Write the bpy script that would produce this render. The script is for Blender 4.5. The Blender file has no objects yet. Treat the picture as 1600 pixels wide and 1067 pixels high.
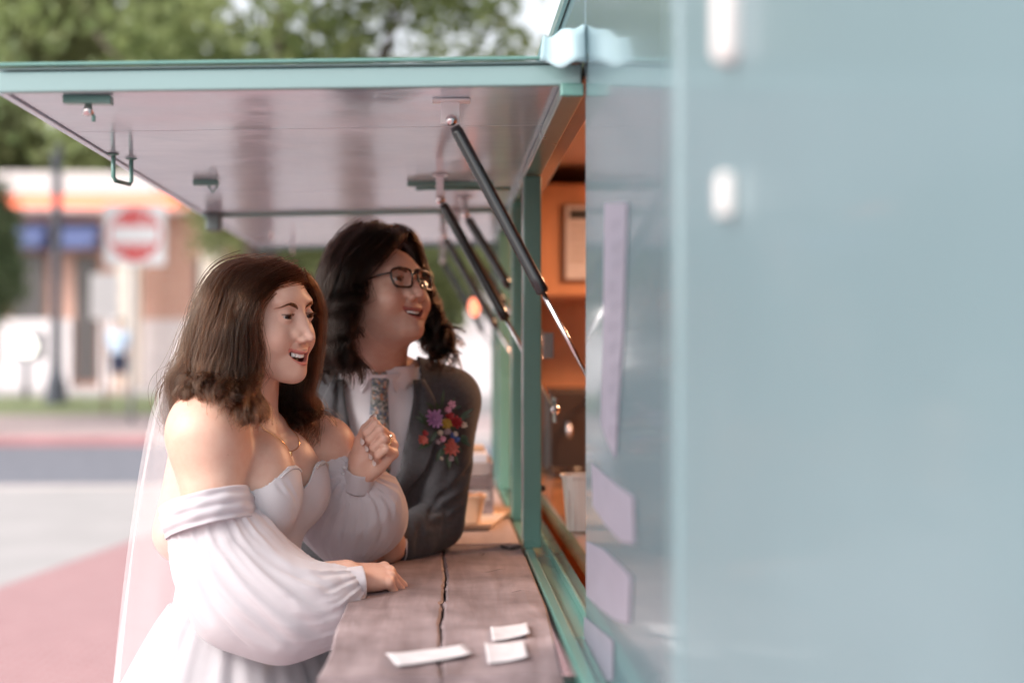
import bpy, bmesh, math, random
import numpy as np
from mathutils import Vector, Matrix, Euler
from mathutils.bvhtree import BVHTree
rad = math.radians
random.seed(7)
rng = np.random.default_rng(11)
C = bpy.context.scene.collection
scene = bpy.context.scene

# ------------------------------------------------------------------ camera
EYE = 1.5
F = 50.0 / 36.0 * 1600.0
YAW, PITCH = math.atan(110 / F), math.atan(26 / F)
cam = bpy.data.cameras.new('camera')
cam.lens = 50; cam.sensor_width = 36
cam.clip_start = 0.02; cam.clip_end = 2000
cam.dof.use_dof = True
cam.dof.focus_distance = 2.50
cam.dof.aperture_fstop = 1.65
camo = bpy.data.objects.new('camera', cam); C.objects.link(camo)
camo.location = (0, 0, EYE)
camo.rotation_euler = (rad(90) + PITCH, 0, -YAW)
scene.camera = camo
# ------------------------------------------------------------------ sky, sun, exposure
SUN_EL, SUN_AZ = rad(38), rad(-122)      # azimuth measured from +Y towards +X
w = bpy.data.worlds.new('World'); scene.world = w; w.use_nodes = True
nt = w.node_tree; bg = nt.nodes['Background']
sky = nt.nodes.new('ShaderNodeTexSky'); sky.sky_type = 'NISHITA'; sky.sun_disc = False
sky.sun_elevation = SUN_EL; sky.sun_rotation = SUN_AZ
sky.air_density = 1.0; sky.dust_density = 3.5; sky.ozone_density = 1.0
hs = nt.nodes.new('ShaderNodeHueSaturation'); hs.inputs['Saturation'].default_value = .22
nt.links.new(sky.outputs[0], hs.inputs['Color']); nt.links.new(hs.outputs[0], bg.inputs[0]); bg.inputs[1].default_value = 0.15
sun = bpy.data.lights.new('sun', 'SUN'); sun.energy = .75; sun.angle = rad(20); sun.color = (1, 0.93, 0.86)
suno = bpy.data.objects.new('sun', sun); C.objects.link(suno)
sd = Vector((math.sin(SUN_AZ) * math.cos(SUN_EL), math.cos(SUN_AZ) * math.cos(SUN_EL), math.sin(SUN_EL)))
suno.rotation_euler = sd.to_track_quat('Z', 'Y').to_euler()
scene.view_settings.view_transform = 'Standard'; scene.view_settings.look = 'None'
scene.view_settings.exposure = 1.2; scene.view_settings.gamma = 1
scene.view_settings.use_curve_mapping = False
scene.render.engine = 'CYCLES'
scene.cycles.max_bounces = 8; scene.cycles.transparent_max_bounces = 16
scene.cycles.use_denoising = True
scene.cycles.sample_clamp_indirect = 6

_R = Euler((rad(90) + PITCH, 0, -YAW)).to_matrix()
def at(px, py, Y):
    """world point seen at photo pixel (px,py), at distance Y along the trailer"""
    d = _R @ Vector(((px - 800) / F, -(py - 533.5) / F, -1))
    t = Y / d.y
    return Vector((d.x * t, Y, EYE + d.z * t))
def atz(px, py, z):
    d = _R @ Vector(((px - 800) / F, -(py - 533.5) / F, -1))
    t = (z - EYE) / d.z
    return Vector((d.x * t, d.y * t, z))

# ------------------------------------------------------------------ objects
def link(o, parent=None):
    C.objects.link(o)
    if parent is not None: o.parent = parent
    return o
def tag(o, label=None, cat=None, group=None, kind=None):
    if label: o['label'] = label
    if cat: o['category'] = cat
    if group: o['group'] = group
    if kind: o['kind'] = kind
    return o
def empty(name, loc, label=None, cat=None, group=None):
    o = bpy.data.objects.new(name, None); o.empty_display_size = .1
    C.objects.link(o); o.location = loc
    bpy.context.view_layer.update()
    return tag(o, label, cat, group)
def place(o, parent):
    """parent in place (world coordinates kept)"""
    o.parent = parent
    o.matrix_parent_inverse = wmat(parent).inverted()
    return o
def wmat(o):
    m = o.matrix_parent_inverse @ Matrix.LocRotScale(o.location, o.rotation_euler, o.scale)
    return wmat(o.parent) @ m if o.parent is not None else Matrix.LocRotScale(o.location, o.rotation_euler, o.scale)
def meshobj(name, verts, faces, mat, parent=None, smooth=True, col=None):
    me = bpy.data.meshes.new(name)
    V = np.asarray(verts, dtype=np.float32)
    if isinstance(faces, np.ndarray):
        n = faces.shape[1]
        me.vertices.add(len(V)); me.vertices.foreach_set('co', V.ravel())
        me.loops.add(faces.size); me.loops.foreach_set('vertex_index', faces.astype(np.int32).ravel())
        me.polygons.add(len(faces)); me.polygons.foreach_set('loop_start', np.arange(0, faces.size, n, dtype=np.int32))
        me.update(calc_edges=True); me.validate()
    else:
        me.from_pydata([tuple(v) for v in V], [], faces)
    if smooth: me.shade_smooth()
    if col is not None:
        a = me.color_attributes.new('Col', 'FLOAT_COLOR', 'POINT')
        cc = np.ones((len(V), 4), np.float32); cc[:, :3] = col
        a.data.foreach_set('color', cc.ravel())
    if mat: me.materials.append(mat)
    o = bpy.data.objects.new(name, me); C.objects.link(o)
    if parent is not None: place(o, parent)
    return o
def bmobj(name, bm, mat, parent=None, smooth=False):
    bmesh.ops.recalc_face_normals(bm, faces=bm.faces)
    me = bpy.data.meshes.new(name); bm.to_mesh(me); bm.free()
    if smooth: me.shade_smooth()
    if mat: me.materials.append(mat)
    o = bpy.data.objects.new(name, me); C.objects.link(o)
    if parent is not None: place(o, parent)
    return o
def add_box(bm, lo, hi, bev=0, M=None):
    lo, hi = Vector(lo), Vector(hi)
    r = bmesh.ops.create_cube(bm, size=1)
    vs = r['verts']
    for v in vs:
        v.co = Vector(((lo.x + hi.x) / 2 + v.co.x * (hi.x - lo.x), (lo.y + hi.y) / 2 + v.co.y * (hi.y - lo.y), (lo.z + hi.z) / 2 + v.co.z * (hi.z - lo.z)))
    if bev:
        es = list({e for v in vs for e in v.link_edges})
        rr = bmesh.ops.bevel(bm, geom=es, offset=bev, segments=2, affect='EDGES', profile=.5)
        vs = list({v for f in rr['faces'] for v in f.verts} | {v for v in vs if v.is_valid})
    if M is not None:
        for v in vs: v.co = M @ v.co
    return vs
def box(name, lo, hi, mat, parent=None, bev=0, M=None):
    bm = bmesh.new(); add_box(bm, lo, hi, bev, M)
    return bmobj(name, bm, mat, parent)
def add_tube(bm, pts, r, seg=10, cap=True):
    """swept round tube; r a number or list"""
    pts = [Vector(p) for p in pts]; n = len(pts)
    rs = [r] * n if not hasattr(r, '__len__') else r
    rings = []; up = None
    for i, p in enumerate(pts):
        t = (pts[min(i + 1, n - 1)] - pts[max(i - 1, 0)]).normalized()
        if up is None:
            up = t.orthogonal().normalized()
        up = (up - t * up.dot(t)).normalized(); sv = t.cross(up)
        rings.append([bm.verts.new(p + (up * math.cos(a) + sv * math.sin(a)) * rs[i]) for a in [2 * math.pi * k / seg for k in range(seg)]])
    for a, b in zip(rings, rings[1:]):
        for k in range(seg): bm.faces.new((a[k], a[(k + 1) % seg], b[(k + 1) % seg], b[k]))
    if cap:
        bm.faces.new(rings[0][::-1]); bm.faces.new(rings[-1])
def tube(name, pts, r, mat, parent=None, seg=10):
    bm = bmesh.new(); add_tube(bm, pts, r, seg)
    o = bmobj(name, bm, mat, parent, smooth=True)
    return o
def add_lathe(bm, prof, c, seg=20):
    rings = [[bm.verts.new((c[0] + r * math.cos(2 * math.pi * k / seg), c[1] + r * math.sin(2 * math.pi * k / seg), c[2] + z)) for k in range(seg)] for r, z in prof]
    for a, b in zip(rings, rings[1:]):
        for k in range(seg): bm.faces.new((a[k], a[(k + 1) % seg], b[(k + 1) % seg], b[k]))
    bm.faces.new(rings[0][::-1]); bm.faces.new(rings[-1])
def catmull(P, n):
    P = np.asarray(P, float); m = len(P)
    Q = np.vstack([2 * P[0] - P[1], P, 2 * P[-1] - P[-2]])
    s = np.linspace(0, m - 1 - 1e-9, n); i = s.astype(int); t = (s - i)[:, None]
    p0, p1, p2, p3 = Q[i], Q[i + 1], Q[i + 2], Q[i + 3]
    return .5 * ((2 * p1) + (-p0 + p2) * t + (2 * p0 - 5 * p1 + 4 * p2 - p3) * t ** 2 + (-p0 + 3 * p1 - 3 * p2 + p3) * t ** 3)

# ------------------------------------------------------------------ materials
_M = {}
def mat(name, col=(.5, .5, .5), rough=.5, metal=0, spec=.5, noise=0, nscale=8, bump=0, bscale=60, bdist=.002, sss=0, sssr=(1, .35, .2), ssscale=.01,
        attr=False, emit=None, estr=1, coat=0, trans=0, alpha=1, sheen=0, col2=None, stretch=None, aniso=0, rvar=0):
    if name in _M: return _M[name]
    m = bpy.data.materials.new(name); m.use_nodes = True; nt = m.node_tree; N = nt.nodes; L = nt.links
    b = N['Principled BSDF']; b.inputs['Roughness'].default_value = rough; b.inputs['Metallic'].default_value = metal
    b.inputs['Specular IOR Level'].default_value = spec
    b.inputs['Base Color'].default_value = (*col, 1)
    tc = N.new('ShaderNodeTexCoord'); src = tc.outputs['Object']
    if stretch:
        mp = N.new('ShaderNodeMapping'); mp.inputs['Scale'].default_value = stretch; L.new(src, mp.inputs[0]); src = mp.outputs[0]
    base = None
    if attr:
        a = N.new('ShaderNodeAttribute'); a.attribute_name = 'Col'; base = a.outputs['Color']
    if noise or col2:
        n = N.new('ShaderNodeTexNoise'); n.inputs['Scale'].default_value = nscale; n.inputs['Detail'].default_value = 6; L.new(src, n.inputs['Vector'])
        mx = N.new('ShaderNodeMix'); mx.data_type = 'RGBA'
        rp = N.new('ShaderNodeMapRange'); rp.inputs[1].default_value = .3; rp.inputs[2].default_value = .7; L.new(n.outputs[0], rp.inputs[0]); L.new(rp.outputs[0], mx.inputs[0])
        if base is not None:
            mx.blend_type = 'MULTIPLY'
            mx.inputs[6].default_value = (1, 1, 1, 1)
            g = 1 - noise
            mm = N.new('ShaderNodeMix'); mm.data_type = 'RGBA'; L.new(rp.outputs[0], mm.inputs[0])
            mm.inputs[6].default_value = (1, 1, 1, 1); mm.inputs[7].default_value = (g, g, g, 1)
            mx.inputs[0].default_value = 1; 
            for l in list(mx.inputs[0].links): L.remove(l)
            L.new(base, mx.inputs[6]); L.new(mm.outputs[2], mx.inputs[7]); base = mx.outputs[2]
        else:
            c2 = col2 or tuple(c * (1 - noise) for c in col)
            mx.inputs[6].default_value = (*col, 1); mx.inputs[7].default_value = (*c2, 1); base = mx.outputs[2]
        if rvar:
            rr = N.new('ShaderNodeMapRange'); rr.inputs[3].default_value = rough - rvar; rr.inputs[4].default_value = rough + rvar
            L.new(n.outputs[0], rr.inputs[0]); L.new(rr.outputs[0], b.inputs['Roughness'])
    if base is not None: L.new(base, b.inputs['Base Color'])
    if bump:
        n2 = N.new('ShaderNodeTexNoise'); n2.inputs['Scale'].default_value = bscale; n2.inputs['Detail'].default_value = 4; L.new(src, n2.inputs['Vector'])
        bp = N.new('ShaderNodeBump'); bp.inputs['Strength'].default_value = bump; bp.inputs['Distance'].default_value = bdist
        L.new(n2.outputs[0], bp.inputs['Height']); L.new(bp.outputs[0], b.inputs['Normal'])
    if sss:
        b.inputs['Subsurface Weight'].default_value = sss; b.inputs['Subsurface Radius'].default_value = sssr; b.inputs['Subsurface Scale'].default_value = ssscale
    if emit: b.inputs['Emission Color'].default_value = (*emit, 1); b.inputs['Emission Strength'].default_value = estr
    if coat: b.inputs['Coat Weight'].default_value = coat; b.inputs['Coat Roughness'].default_value = .08
    if trans: b.inputs['Transmission Weight'].default_value = trans
    if alpha < 1: b.inputs['Alpha'].default_value = alpha
    if sheen: b.inputs['Sheen Weight'].default_value = sheen
    _M[name] = m
    return m

# ------------------------------------------------------------------ distance-field modelling
class SDF:
    def __init__(s): s.ops = []; s.R = np.eye(3); s.t = np.zeros(3); s.k = .01
    def frame(s, R=None, t=None):
        s.R = np.eye(3) if R is None else np.array(R, float); s.t = np.zeros(3) if t is None else np.array(t, float); return s
    def w(s, p): return s.R @ np.asarray(p, float) + s.t
    def _add(s, op, k, kind, par, c, r): s.ops.append((op, s.k if k is None else k, kind, par, np.asarray(c), r))
    def ell(s, c, r, rot=None, k=None, op='u'):
        Rl = s.R if rot is None else s.R @ np.array(Euler([rad(a) for a in rot]).to_matrix())
        r = np.array([r] * 3 if not hasattr(r, '__len__') else r, float)
        s._add(op, k, 'e', (s.w(c), Rl, r), s.w(c), r.max()); return s
    def cone(s, a, b, ra, rb=None, k=None, op='u'):
        rb = ra if rb is None else rb; A, B = s.w(a), s.w(b)
        s._add(op, k, 'c', (A, B, ra, rb), (A + B) / 2, np.linalg.norm(B - A) / 2 + max(ra, rb)); return s
    def chain(s, pts, rs, k=None, op='u', kin=None):
        kk = s.k if k is None else k
        for i in range(len(pts) - 1): s.cone(pts[i], pts[i + 1], rs[i], rs[i + 1], k=kk if i == 0 else (kin or kk * .3), op=op)
        return s
    def box(s, c, h, rot=None, r=.002, k=None, op='u'):
        Rl = s.R if rot is None else s.R @ np.array(Euler([rad(a) for a in rot]).to_matrix())
        h = np.array(h, float); s._add(op, k, 'b', (s.w(c), Rl, h, r), s.w(c), np.linalg.norm(h) + r); return s
    def disp(s, fn, c=(0, 0, 0), r=1e3): s._add('d', 0, 'f', fn, s.w(c), r); return s
    def groove(s, pts, wd_, depth, taper=False):
        """soft crease (depth > 0) or ridge (depth < 0) along a polyline"""
        W = [s.w(p) for p in pts]; c = np.mean(W, 0); r = max(np.linalg.norm(p - c) for p in W) + 3 * wd_
        def fn(P, d):
            m = np.full(len(P), 9.0); u = np.zeros(len(P)); n = len(W) - 1
            for i in range(n):
                ab = W[i + 1] - W[i]; pa = P - W[i]; t = np.clip(pa @ ab / (ab @ ab + 1e-12), 0, 1)
                q = ((pa - t[:, None] * ab) ** 2).sum(1); u = np.where(q < m, (i + t) / n, u); m = np.minimum(m, q)
            k = np.sin(np.pi * np.clip(u * .92 + .04, 0, 1)) ** .6 if taper else 1.0
            return d + depth * k * np.exp(-m / wd_ ** 2)
        s.ops.append(('d', 0, 'f', fn, c, r)); return s
    def snap(s, px, py, y0, y1, n=220):
        P = np.array([np.array(at(px, py, y)) for y in np.linspace(y0, y1, n)]); d = s.ev(P); m = np.where(d < 0)[0]
        return P[m[0]] if len(m) else P[d.argmin()]
    def folds(s, lines, y0, y1):
        G = [([s.snap(px, py, y0, y1) for px, py in pts], w_, dp) for pts, w_, dp in lines]
        R, t = s.R, s.t; s.frame()
        for pts, w_, dp in G:
            cp = catmull(pts, 3 * len(pts)); s.groove(list(cp), w_, dp, True)
            off = cp + np.array((.0, -.004, .0)); 
        s.R, s.t = R, t
    def mirx(s, fn):  # call fn(sign) both sides
        fn(1); fn(-1); return s
    def ev(s, P, ops=None):
        d = np.full(len(P), 9.0)
        for op, k, kind, par, c, r in (s.ops if ops is None else ops):
            if kind == 'e':
                q = (P - par[0]) @ par[1]; q1 = q / par[2]; k0 = np.sqrt((q1 * q1).sum(1)) + 1e-9; q2 = q1 / par[2]; k1 = np.sqrt((q2 * q2).sum(1)) + 1e-9
                e = k0 * (k0 - 1) / k1
            elif kind == 'c':
                A, B, ra, rb = par; ab = B - A; pa = P - A; t = np.clip(pa @ ab / (ab @ ab + 1e-12), 0, 1)
                e = np.sqrt(((pa - t[:, None] * ab) ** 2).sum(1)) - (ra + (rb - ra) * t)
            elif kind == 'b':
                q = np.abs((P - par[0]) @ par[1]) - par[2]; e = np.sqrt((np.maximum(q, 0) ** 2).sum(1)) + np.minimum(q.max(1), 0) - par[3]
            else:
                d = par(P, d); continue
            if op == 'u':
                if k > 0:
                    h = np.maximum(k - np.abs(d - e), 0) / k; d = np.minimum(d, e) - h * h * k * .25
                else: d = np.minimum(d, e)
            else:
                e = -e
                if k > 0:
                    h = np.maximum(k - np.abs(d - e), 0) / k; d = np.maximum(d, e) + h * h * k * .25
                else: d = np.maximum(d, e)
        return d
    def mesh(s, h, lo=None, hi=None, B=10, clip=None):
        us = [o for o in s.ops if o[0] == 'u']
        if lo is None: lo = np.min([o[4] - o[5] - .01 for o in us], 0); hi = np.max([o[4] + o[5] + .01 for o in us], 0)
        lo = np.array(lo, float); hi = np.array(hi, float)
        nb = np.ceil((hi - lo) / (h * B)).astype(int)
        gi = np.stack(np.meshgrid(*[np.arange(n) for n in nb], indexing='ij'), -1).reshape(-1, 3)
        cen = lo + (gi + .5) * h * B; br = h * B * .87
        dc = s.ev(cen)
        sel = np.abs(dc) < br * 1.6 + .012
        gi, cen = gi[sel], cen[sel]
        loc = np.stack(np.meshgrid(*[np.arange(B + 1)] * 3, indexing='ij'), -1).reshape(-1, 3)
        NX, NY = int(nb[1] * B + 3), int(nb[2] * B + 3)
        key = lambda c: (c[..., 0].astype(np.int64) * NX + c[..., 1]) * NY + c[..., 2]
        keys, verts, quads = [], [], []
        OC = np.array([o[4] for o in s.ops]); OR = np.array([o[5] + 2 * o[1] for o in s.ops])
        for g, c in zip(gi, cen):
            near = np.linalg.norm(OC - c, axis=1) < OR + br + .035
            ops = [o for o, n_ in zip(s.ops, near) if n_]
            P = lo + (loc + g * B) * h
            D = s.ev(P, ops).reshape(B + 1, B + 1, B + 1)
            S = D < 0
            if S.all() or not S.any(): continue
            c8 = [S[i:B + i, j:B + j, l:B + l] for i in (0, 1) for j in (0, 1) for l in (0, 1)]
            act = np.logical_or.reduce(c8) & ~np.logical_and.reduce(c8)
            idx = np.argwhere(act)
            if len(idx) == 0: continue
            acc = np.zeros((len(idx), 3)); cnt = np.zeros(len(idx))
            for ax in range(3):
                o1, o2 = [a for a in range(3) if a != ax]
                for u in (0, 1):
                    for v in (0, 1):
                        a = idx.copy(); a[:, o1] += u; a[:, o2] += v; b = a.copy(); b[:, ax] += 1
                        da, db = D[tuple(a.T)], D[tuple(b.T)]
                        m = (da < 0) != (db < 0); t = np.where(m, da / np.where(m, da - db, 1), 0)
                        pt = a.astype(float); pt[:, ax] += t
                        acc[m] += pt[m]; cnt[m] += 1
            verts.append(lo + (acc / cnt[:, None] + g * B) * h); keys.append(key(idx + g * B))
            for ax in range(3):
                o1, o2 = [(1, 2), (2, 0), (0, 1)][ax]
                sl = [slice(0, B)] * 3; s2 = list(sl); s2[ax] = slice(1, B + 1)
                A_, B_ = S[tuple(sl)], S[tuple(s2)]
                e = np.argwhere(A_ != B_)
                if len(e) == 0: continue
                fl = A_[tuple(e.T)]
                e = e + g * B; q = []
                for (u, v) in ((0, 0), (1, 0), (1, 1), (0, 1)):
                    cc = e.copy(); cc[:, o1] -= u; cc[:, o2] -= v; q.append(key(cc))
                q = np.stack(q, 1); q[~fl] = q[~fl][:, ::-1]; quads.append(q)
        keys = np.concatenate(keys); V = np.concatenate(verts); Q = np.concatenate(quads)
        o = np.argsort(keys); keys = keys[o]; V = V[o]
        ix = np.searchsorted(keys, Q); ix = np.clip(ix, 0, len(keys) - 1)
        ok = (keys[ix] == Q).all(1); Fq = ix[ok]
        if clip is not None:
            keep = clip(V); fk = keep[Fq].all(1); Fq = Fq[fk]
            used = np.zeros(len(V), bool); used[Fq.ravel()] = True; mp = np.cumsum(used) - 1; V = V[used]; Fq = mp[Fq]
        return V, Fq
def newell_fix(V, Fq, sdf): return V, Fq
def sdfobj(name, sdf, h, mat_, parent=None, colfn=None, clip=None, relax=1):
    V, Q = sdf.mesh(h, clip=clip)
    for _ in range(relax):   # light relaxation towards neighbours
        acc = np.zeros_like(V); cnt = np.zeros(len(V))
        for a in range(4):
            i, j = Q[:, a], Q[:, (a + 1) % 4]
            np.add.at(acc, i, V[j]); np.add.at(cnt, i, 1)
        m = cnt > 0; V[m] = V[m] * .5 + (acc[m] / cnt[m][:, None]) * .5
    col = colfn(V) if colfn else None
    return meshobj(name, V, Q, mat_, parent, col=col)

def hair(name, strands, mat_, parent, r0=.00035, r1=.00012):
    """strands: array (n, k, 3)"""
    n, k, _ = strands.shape
    hc = bpy.data.hair_curves.new(name); hc.add_curves([k] * n)
    hc.attributes['position'].data.foreach_set('vector', strands.astype(np.float32).ravel())
    ra = hc.attributes.get('radius') or hc.attributes.new('radius', 'FLOAT', 'POINT')
    ra.data.foreach_set('value', np.tile(np.linspace(r0, r1, k), n).astype(np.float32))
    hc.materials.append(mat_)
    o = bpy.data.objects.new(name, hc); C.objects.link(o)
    if parent is not None: place(o, parent)
    return o
def hairmat(name, c0, c1, rough=.22):
    if name in _M: return _M[name]
    m = bpy.data.materials.new(name); m.use_nodes = True; N = m.node_tree.nodes; L = m.node_tree.links
    N.remove(N['Principled BSDF']); out = N['Material Output']
    h = N.new('ShaderNodeBsdfHairPrincipled'); h.parametrization = 'COLOR'
    h.inputs['Roughness'].default_value = rough; h.inputs['IOR'].default_value = 1.28; h.inputs['Radial Roughness'].default_value = .45
    hi = N.new('ShaderNodeHairInfo'); mx = N.new('ShaderNodeMix'); mx.data_type = 'RGBA'
    mx.inputs[6].default_value = (*c0, 1); mx.inputs[7].default_value = (*c1, 1)
    L.new(hi.outputs['Random'], mx.inputs[0]); L.new(mx.outputs[2], h.inputs['Color']); L.new(h.outputs[0], out.inputs['Surface'])
    _M[name] = m
    return m
# ------------------------------------------------------------------ ground and far setting
def gz(y):
    return 0.0 if y < 10 else (.03 * (y - 10) if y < 40 else .9)
def ground_sheet(name, x0, x1, ys, mat_, off=0.0, nx=2, skew=0):
    vs, fs = [], []; n = nx + 1
    for y in ys:
        for i in range(n):
            x = x0 + (x1 - x0) * i / nx; yy = y + skew * (x - x0)
            vs.append((x, yy, gz(yy) + off))
    for j in range(len(ys) - 1):
        for i in range(nx): fs.append((j * n + i, j * n + i + 1, (j + 1) * n + i + 1, (j + 1) * n + i))
    o = meshobj(name, vs, fs, mat_, smooth=False); o['kind'] = 'structure'; return o
CONC = mat('pale_concrete', (.43, .40, .40), rough=.9, noise=.15, nscale=1.5, bump=.3, bscale=40)
ground_sheet('ground', -300, 300, [-200, -20, 10, 40, 600], CONC)
# brick paving in the foreground
BRICK = bpy.data.materials.new('brick_paving'); BRICK.use_nodes = True
N = BRICK.node_tree.nodes; L_ = BRICK.node_tree.links; b = N['Principled BSDF']; b.inputs['Roughness'].default_value = .9
tc = N.new('ShaderNodeTexCoord'); bt = N.new('ShaderNodeTexBrick'); bt.inputs['Scale'].default_value = 4.5; bt.inputs['Mortar Size'].default_value = .03
bt.inputs[1].default_value = (.40, .20, .21, 1); bt.inputs[2].default_value = (.35, .165, .175, 1); bt.inputs[3].default_value = (.44, .32, .32, 1)
L_.new(tc.outputs['Object'], bt.inputs[0]); L_.new(bt.outputs[0], b.inputs['Base Color'])
_pv = [(-9, -25), (-4.9, 0), (-4.0, 4.0), (-2.9, 9.4), (-2.36, 12.0), (12, 12.0), (12, 10), (12, -25)]
o = meshobj('paving', [(x, y, gz(y) + .004) for x, y in _pv], [(0, 1, 2, 3, 6, 7), (3, 4, 5, 6)], BRICK, smooth=False); o['kind'] = 'structure'
ROAD = mat('asphalt', (.20, .20, .235), rough=.9, noise=.2, nscale=6, bump=.4, bscale=120)
ground_sheet('road', -60, 60, [15.2, 19.8], ROAD, .004)
RK = mat('red_kerb_paint', (.50, .25, .26), rough=.8, noise=.25, nscale=1.2); KERB = mat('kerb_concrete', (.52, .46, .45), rough=.9, noise=.15, nscale=3)
def kerb(name, y0, y1, x0, x1, m_, h=.13):
    o = box(name, (x0, y0, gz(y0) - .1), (x1, y1, gz(y1) + h), m_, bev=.02); o['kind'] = 'structure'; return o
kerb('kerb', 19.8, 20.0, -60, -11.5, KERB); kerb('kerb', 19.8, 20.0, -11.5, -4.0, RK); kerb('kerb', 19.8, 20.0, -4.0, 60, KERB)
kerb('kerb', 15.0, 15.18, -60, 60, KERB, .02)
ground_sheet('sidewalk', -60, 60, [20.0, 24.2], mat('pink_sidewalk', (.52, .40, .39), rough=.9, noise=.2, nscale=2), .12)
GRASSM = mat('lawn', (.26, .29, .17), rough=1, noise=.3, nscale=5, bump=.6, bscale=60)  # lawn colour lightened in place of glare
ground_sheet('lawn', -60, -1.5, [24.2, 30.0], GRASSM, .10, nx=20)
vs, fs = [], []; r = np.random.default_rng(4)
for i in range(9000):
    x = r.uniform(-10.5, -1.6); y = r.uniform(24.3, 29.8); z = gz(y) + .10; a = r.random() * 6.28; h = r.uniform(.03, .08); dx, dy = .012 * math.cos(a), .012 * math.sin(a)
    k = len(vs); vs += [(x - dx, y - dy, z), (x + dx, y + dy, z), (x + r.normal(0, .015), y, z + h)]; fs.append((k, k + 1, k + 2))
g = meshobj('grass', vs, np.array(fs), mat('grass_blade', (.28, .31, .17), rough=.8), smooth=False); g['kind'] = 'stuff'; g['label'] = 'short grass on the strip beyond the road'; g['category'] = 'grass'

# ---- leaves
def leafmat(name, c, c2):
    if name in _M: return _M[name]
    m = bpy.data.materials.new(name); m.use_nodes = True; nt = m.node_tree; N = nt.nodes; L = nt.links
    b = N['Principled BSDF']; b.inputs['Roughness'].default_value = .55
    at_ = N.new('ShaderNodeAttribute'); at_.attribute_name = 'Col'; mx = N.new('ShaderNodeMix'); mx.data_type = 'RGBA'
    mx.inputs[6].default_value = (*c, 1); mx.inputs[7].default_value = (*c2, 1); L.new(at_.outputs['Fac'], mx.inputs[0]); L.new(mx.outputs[2], b.inputs['Base Color'])
    t = N.new('ShaderNodeBsdfTranslucent'); L.new(mx.outputs[2], t.inputs[0]); ms = N.new('ShaderNodeMixShader'); ms.inputs[0].default_value = .5
    L.new(b.outputs[0], ms.inputs[1]); L.new(t.outputs[0], ms.inputs[2]); L.new(ms.outputs[0], N['Material Output'].inputs[0])
    _M[name] = m; return m
LM_A = leafmat('leaves_maple', (.12, .175, .06), (.28, .33, .13)); LM_B = leafmat('leaves_yellowish', (.18, .21, .09), (.28, .31, .13)); LM_C = leafmat('leaves_dark', (.12, .17, .08), (.22, .28, .14))
BARK = mat('bark', (.10, .075, .06), rough=.95, noise=.4, nscale=6, bump=1, bscale=20, bdist=.02)
def crown_mesh(name, blobs, n, size, mat_, parent, seed=1, fill=.55):
    """leaves in clumps spread through ellipsoid volumes"""
    r = np.random.default_rng(seed); vol = np.array([b[3] * b[4] * b[5] for b in blobs]); vol = vol / vol.sum()
    nc = max(8, n // 26); bi = r.choice(len(blobs), nc, p=vol); B = np.array(blobs)[bi]
    d = r.normal(0, 1, (nc, 3)); d /= np.linalg.norm(d, axis=1)[:, None]; rr = (fill + (1 - fill) * r.random((nc, 1))) ** .6
    cen = B[:, :3] + d * rr * B[:, 3:6]
    k = r.integers(0, nc, n); P = cen[k] + r.normal(0, 1, (n, 3)) * size * 2.0
    a = r.normal(0, 1, (n, 3)); a /= np.linalg.norm(a, axis=1)[:, None]; b = np.cross(a, r.normal(0, 1, (n, 3))); b /= np.linalg.norm(b, axis=1)[:, None] + 1e-9
    s = size * (.6 + .8 * r.random((n, 1))); c = np.cross(a, b)
    V = np.stack([P - a * s, P + b * s * .55 + c * s * .2, P + a * s * .95, P - b * s * .55 + c * s * .2], 1).reshape(-1, 3)
    Fc = np.arange(4 * n).reshape(-1, 4); v = np.clip(r.random(nc)[k] * .7 + .3 * r.random(n), 0, 1)
    col = np.repeat(v, 4)[:, None] * np.ones(3)
    return meshobj(name, V, Fc, mat_, parent, smooth=False, col=col)
def tree(name, x, y, h, blobs, n, size, m_, label, cat='tree', group=None, tr=.14, seed=1, limbs=True, fill=.55):
    z = gz(y); e = empty(name, (x, y, z), label, cat, group)
    bl = [(x + b[0], y + b[1], z + b[2], b[3], b[4], b[5]) for b in blobs]
    bm = bmesh.new(); r = random.Random(seed); top = z + h
    add_tube(bm, [(x, y, z - .1), (x + r.uniform(-.1, .1), y, z + h * .3), (x + r.uniform(-.15, .15), y + .1, z + h * .6), (x, y, top)], [tr * 1.4, tr, tr * .8, tr * .4], 10)
    if limbs:
        for b in bl:
            s = (x, y, z + h * r.uniform(.4, .8)); add_tube(bm, [s, ((s[0] + b[0]) / 2, (s[1] + b[1]) / 2, (s[2] + b[2]) / 2 + .1), b[:3]], [tr * .5, tr * .3, tr * .1], 7)
    bmobj('trunk', bm, BARK, e, smooth=True)
    crown_mesh('crown', bl, n, size, m_, e, seed, fill); return e
tree('maple_tree', -1.55, 12.5, 3.6, [(0, 0, 4.5, 1.6, 1.5, 1.25), (-1.6, .3, 4.4, 1.3, 1.3, 1.15), (1.3, .2, 4.6, 1.2, 1.3, 1.2), (.2, 0, 5.8, 1.6, 1.5, 1.0), (-.3, .1, 3.7, 1.3, 1.1, .6)], 7500, .070, LM_A, 'broad maple whose crown shows above the middle of the raised hatch', seed=3)
tree('maple_tree', -.75, 13.5, 3.7, [(0, 0, 4.6, 1.3, 1.5, 1.25), (1.3, .3, 4.7, 1.2, 1.3, 1.15), (-1.0, .2, 5.2, 1.1, 1.3, 1.2), (.5, 0, 5.8, 1.5, 1.5, 1.0)], 2600, .072, LM_A, 'thinner maple above the hatch hinge, bright sky showing through', seed=5)
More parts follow.
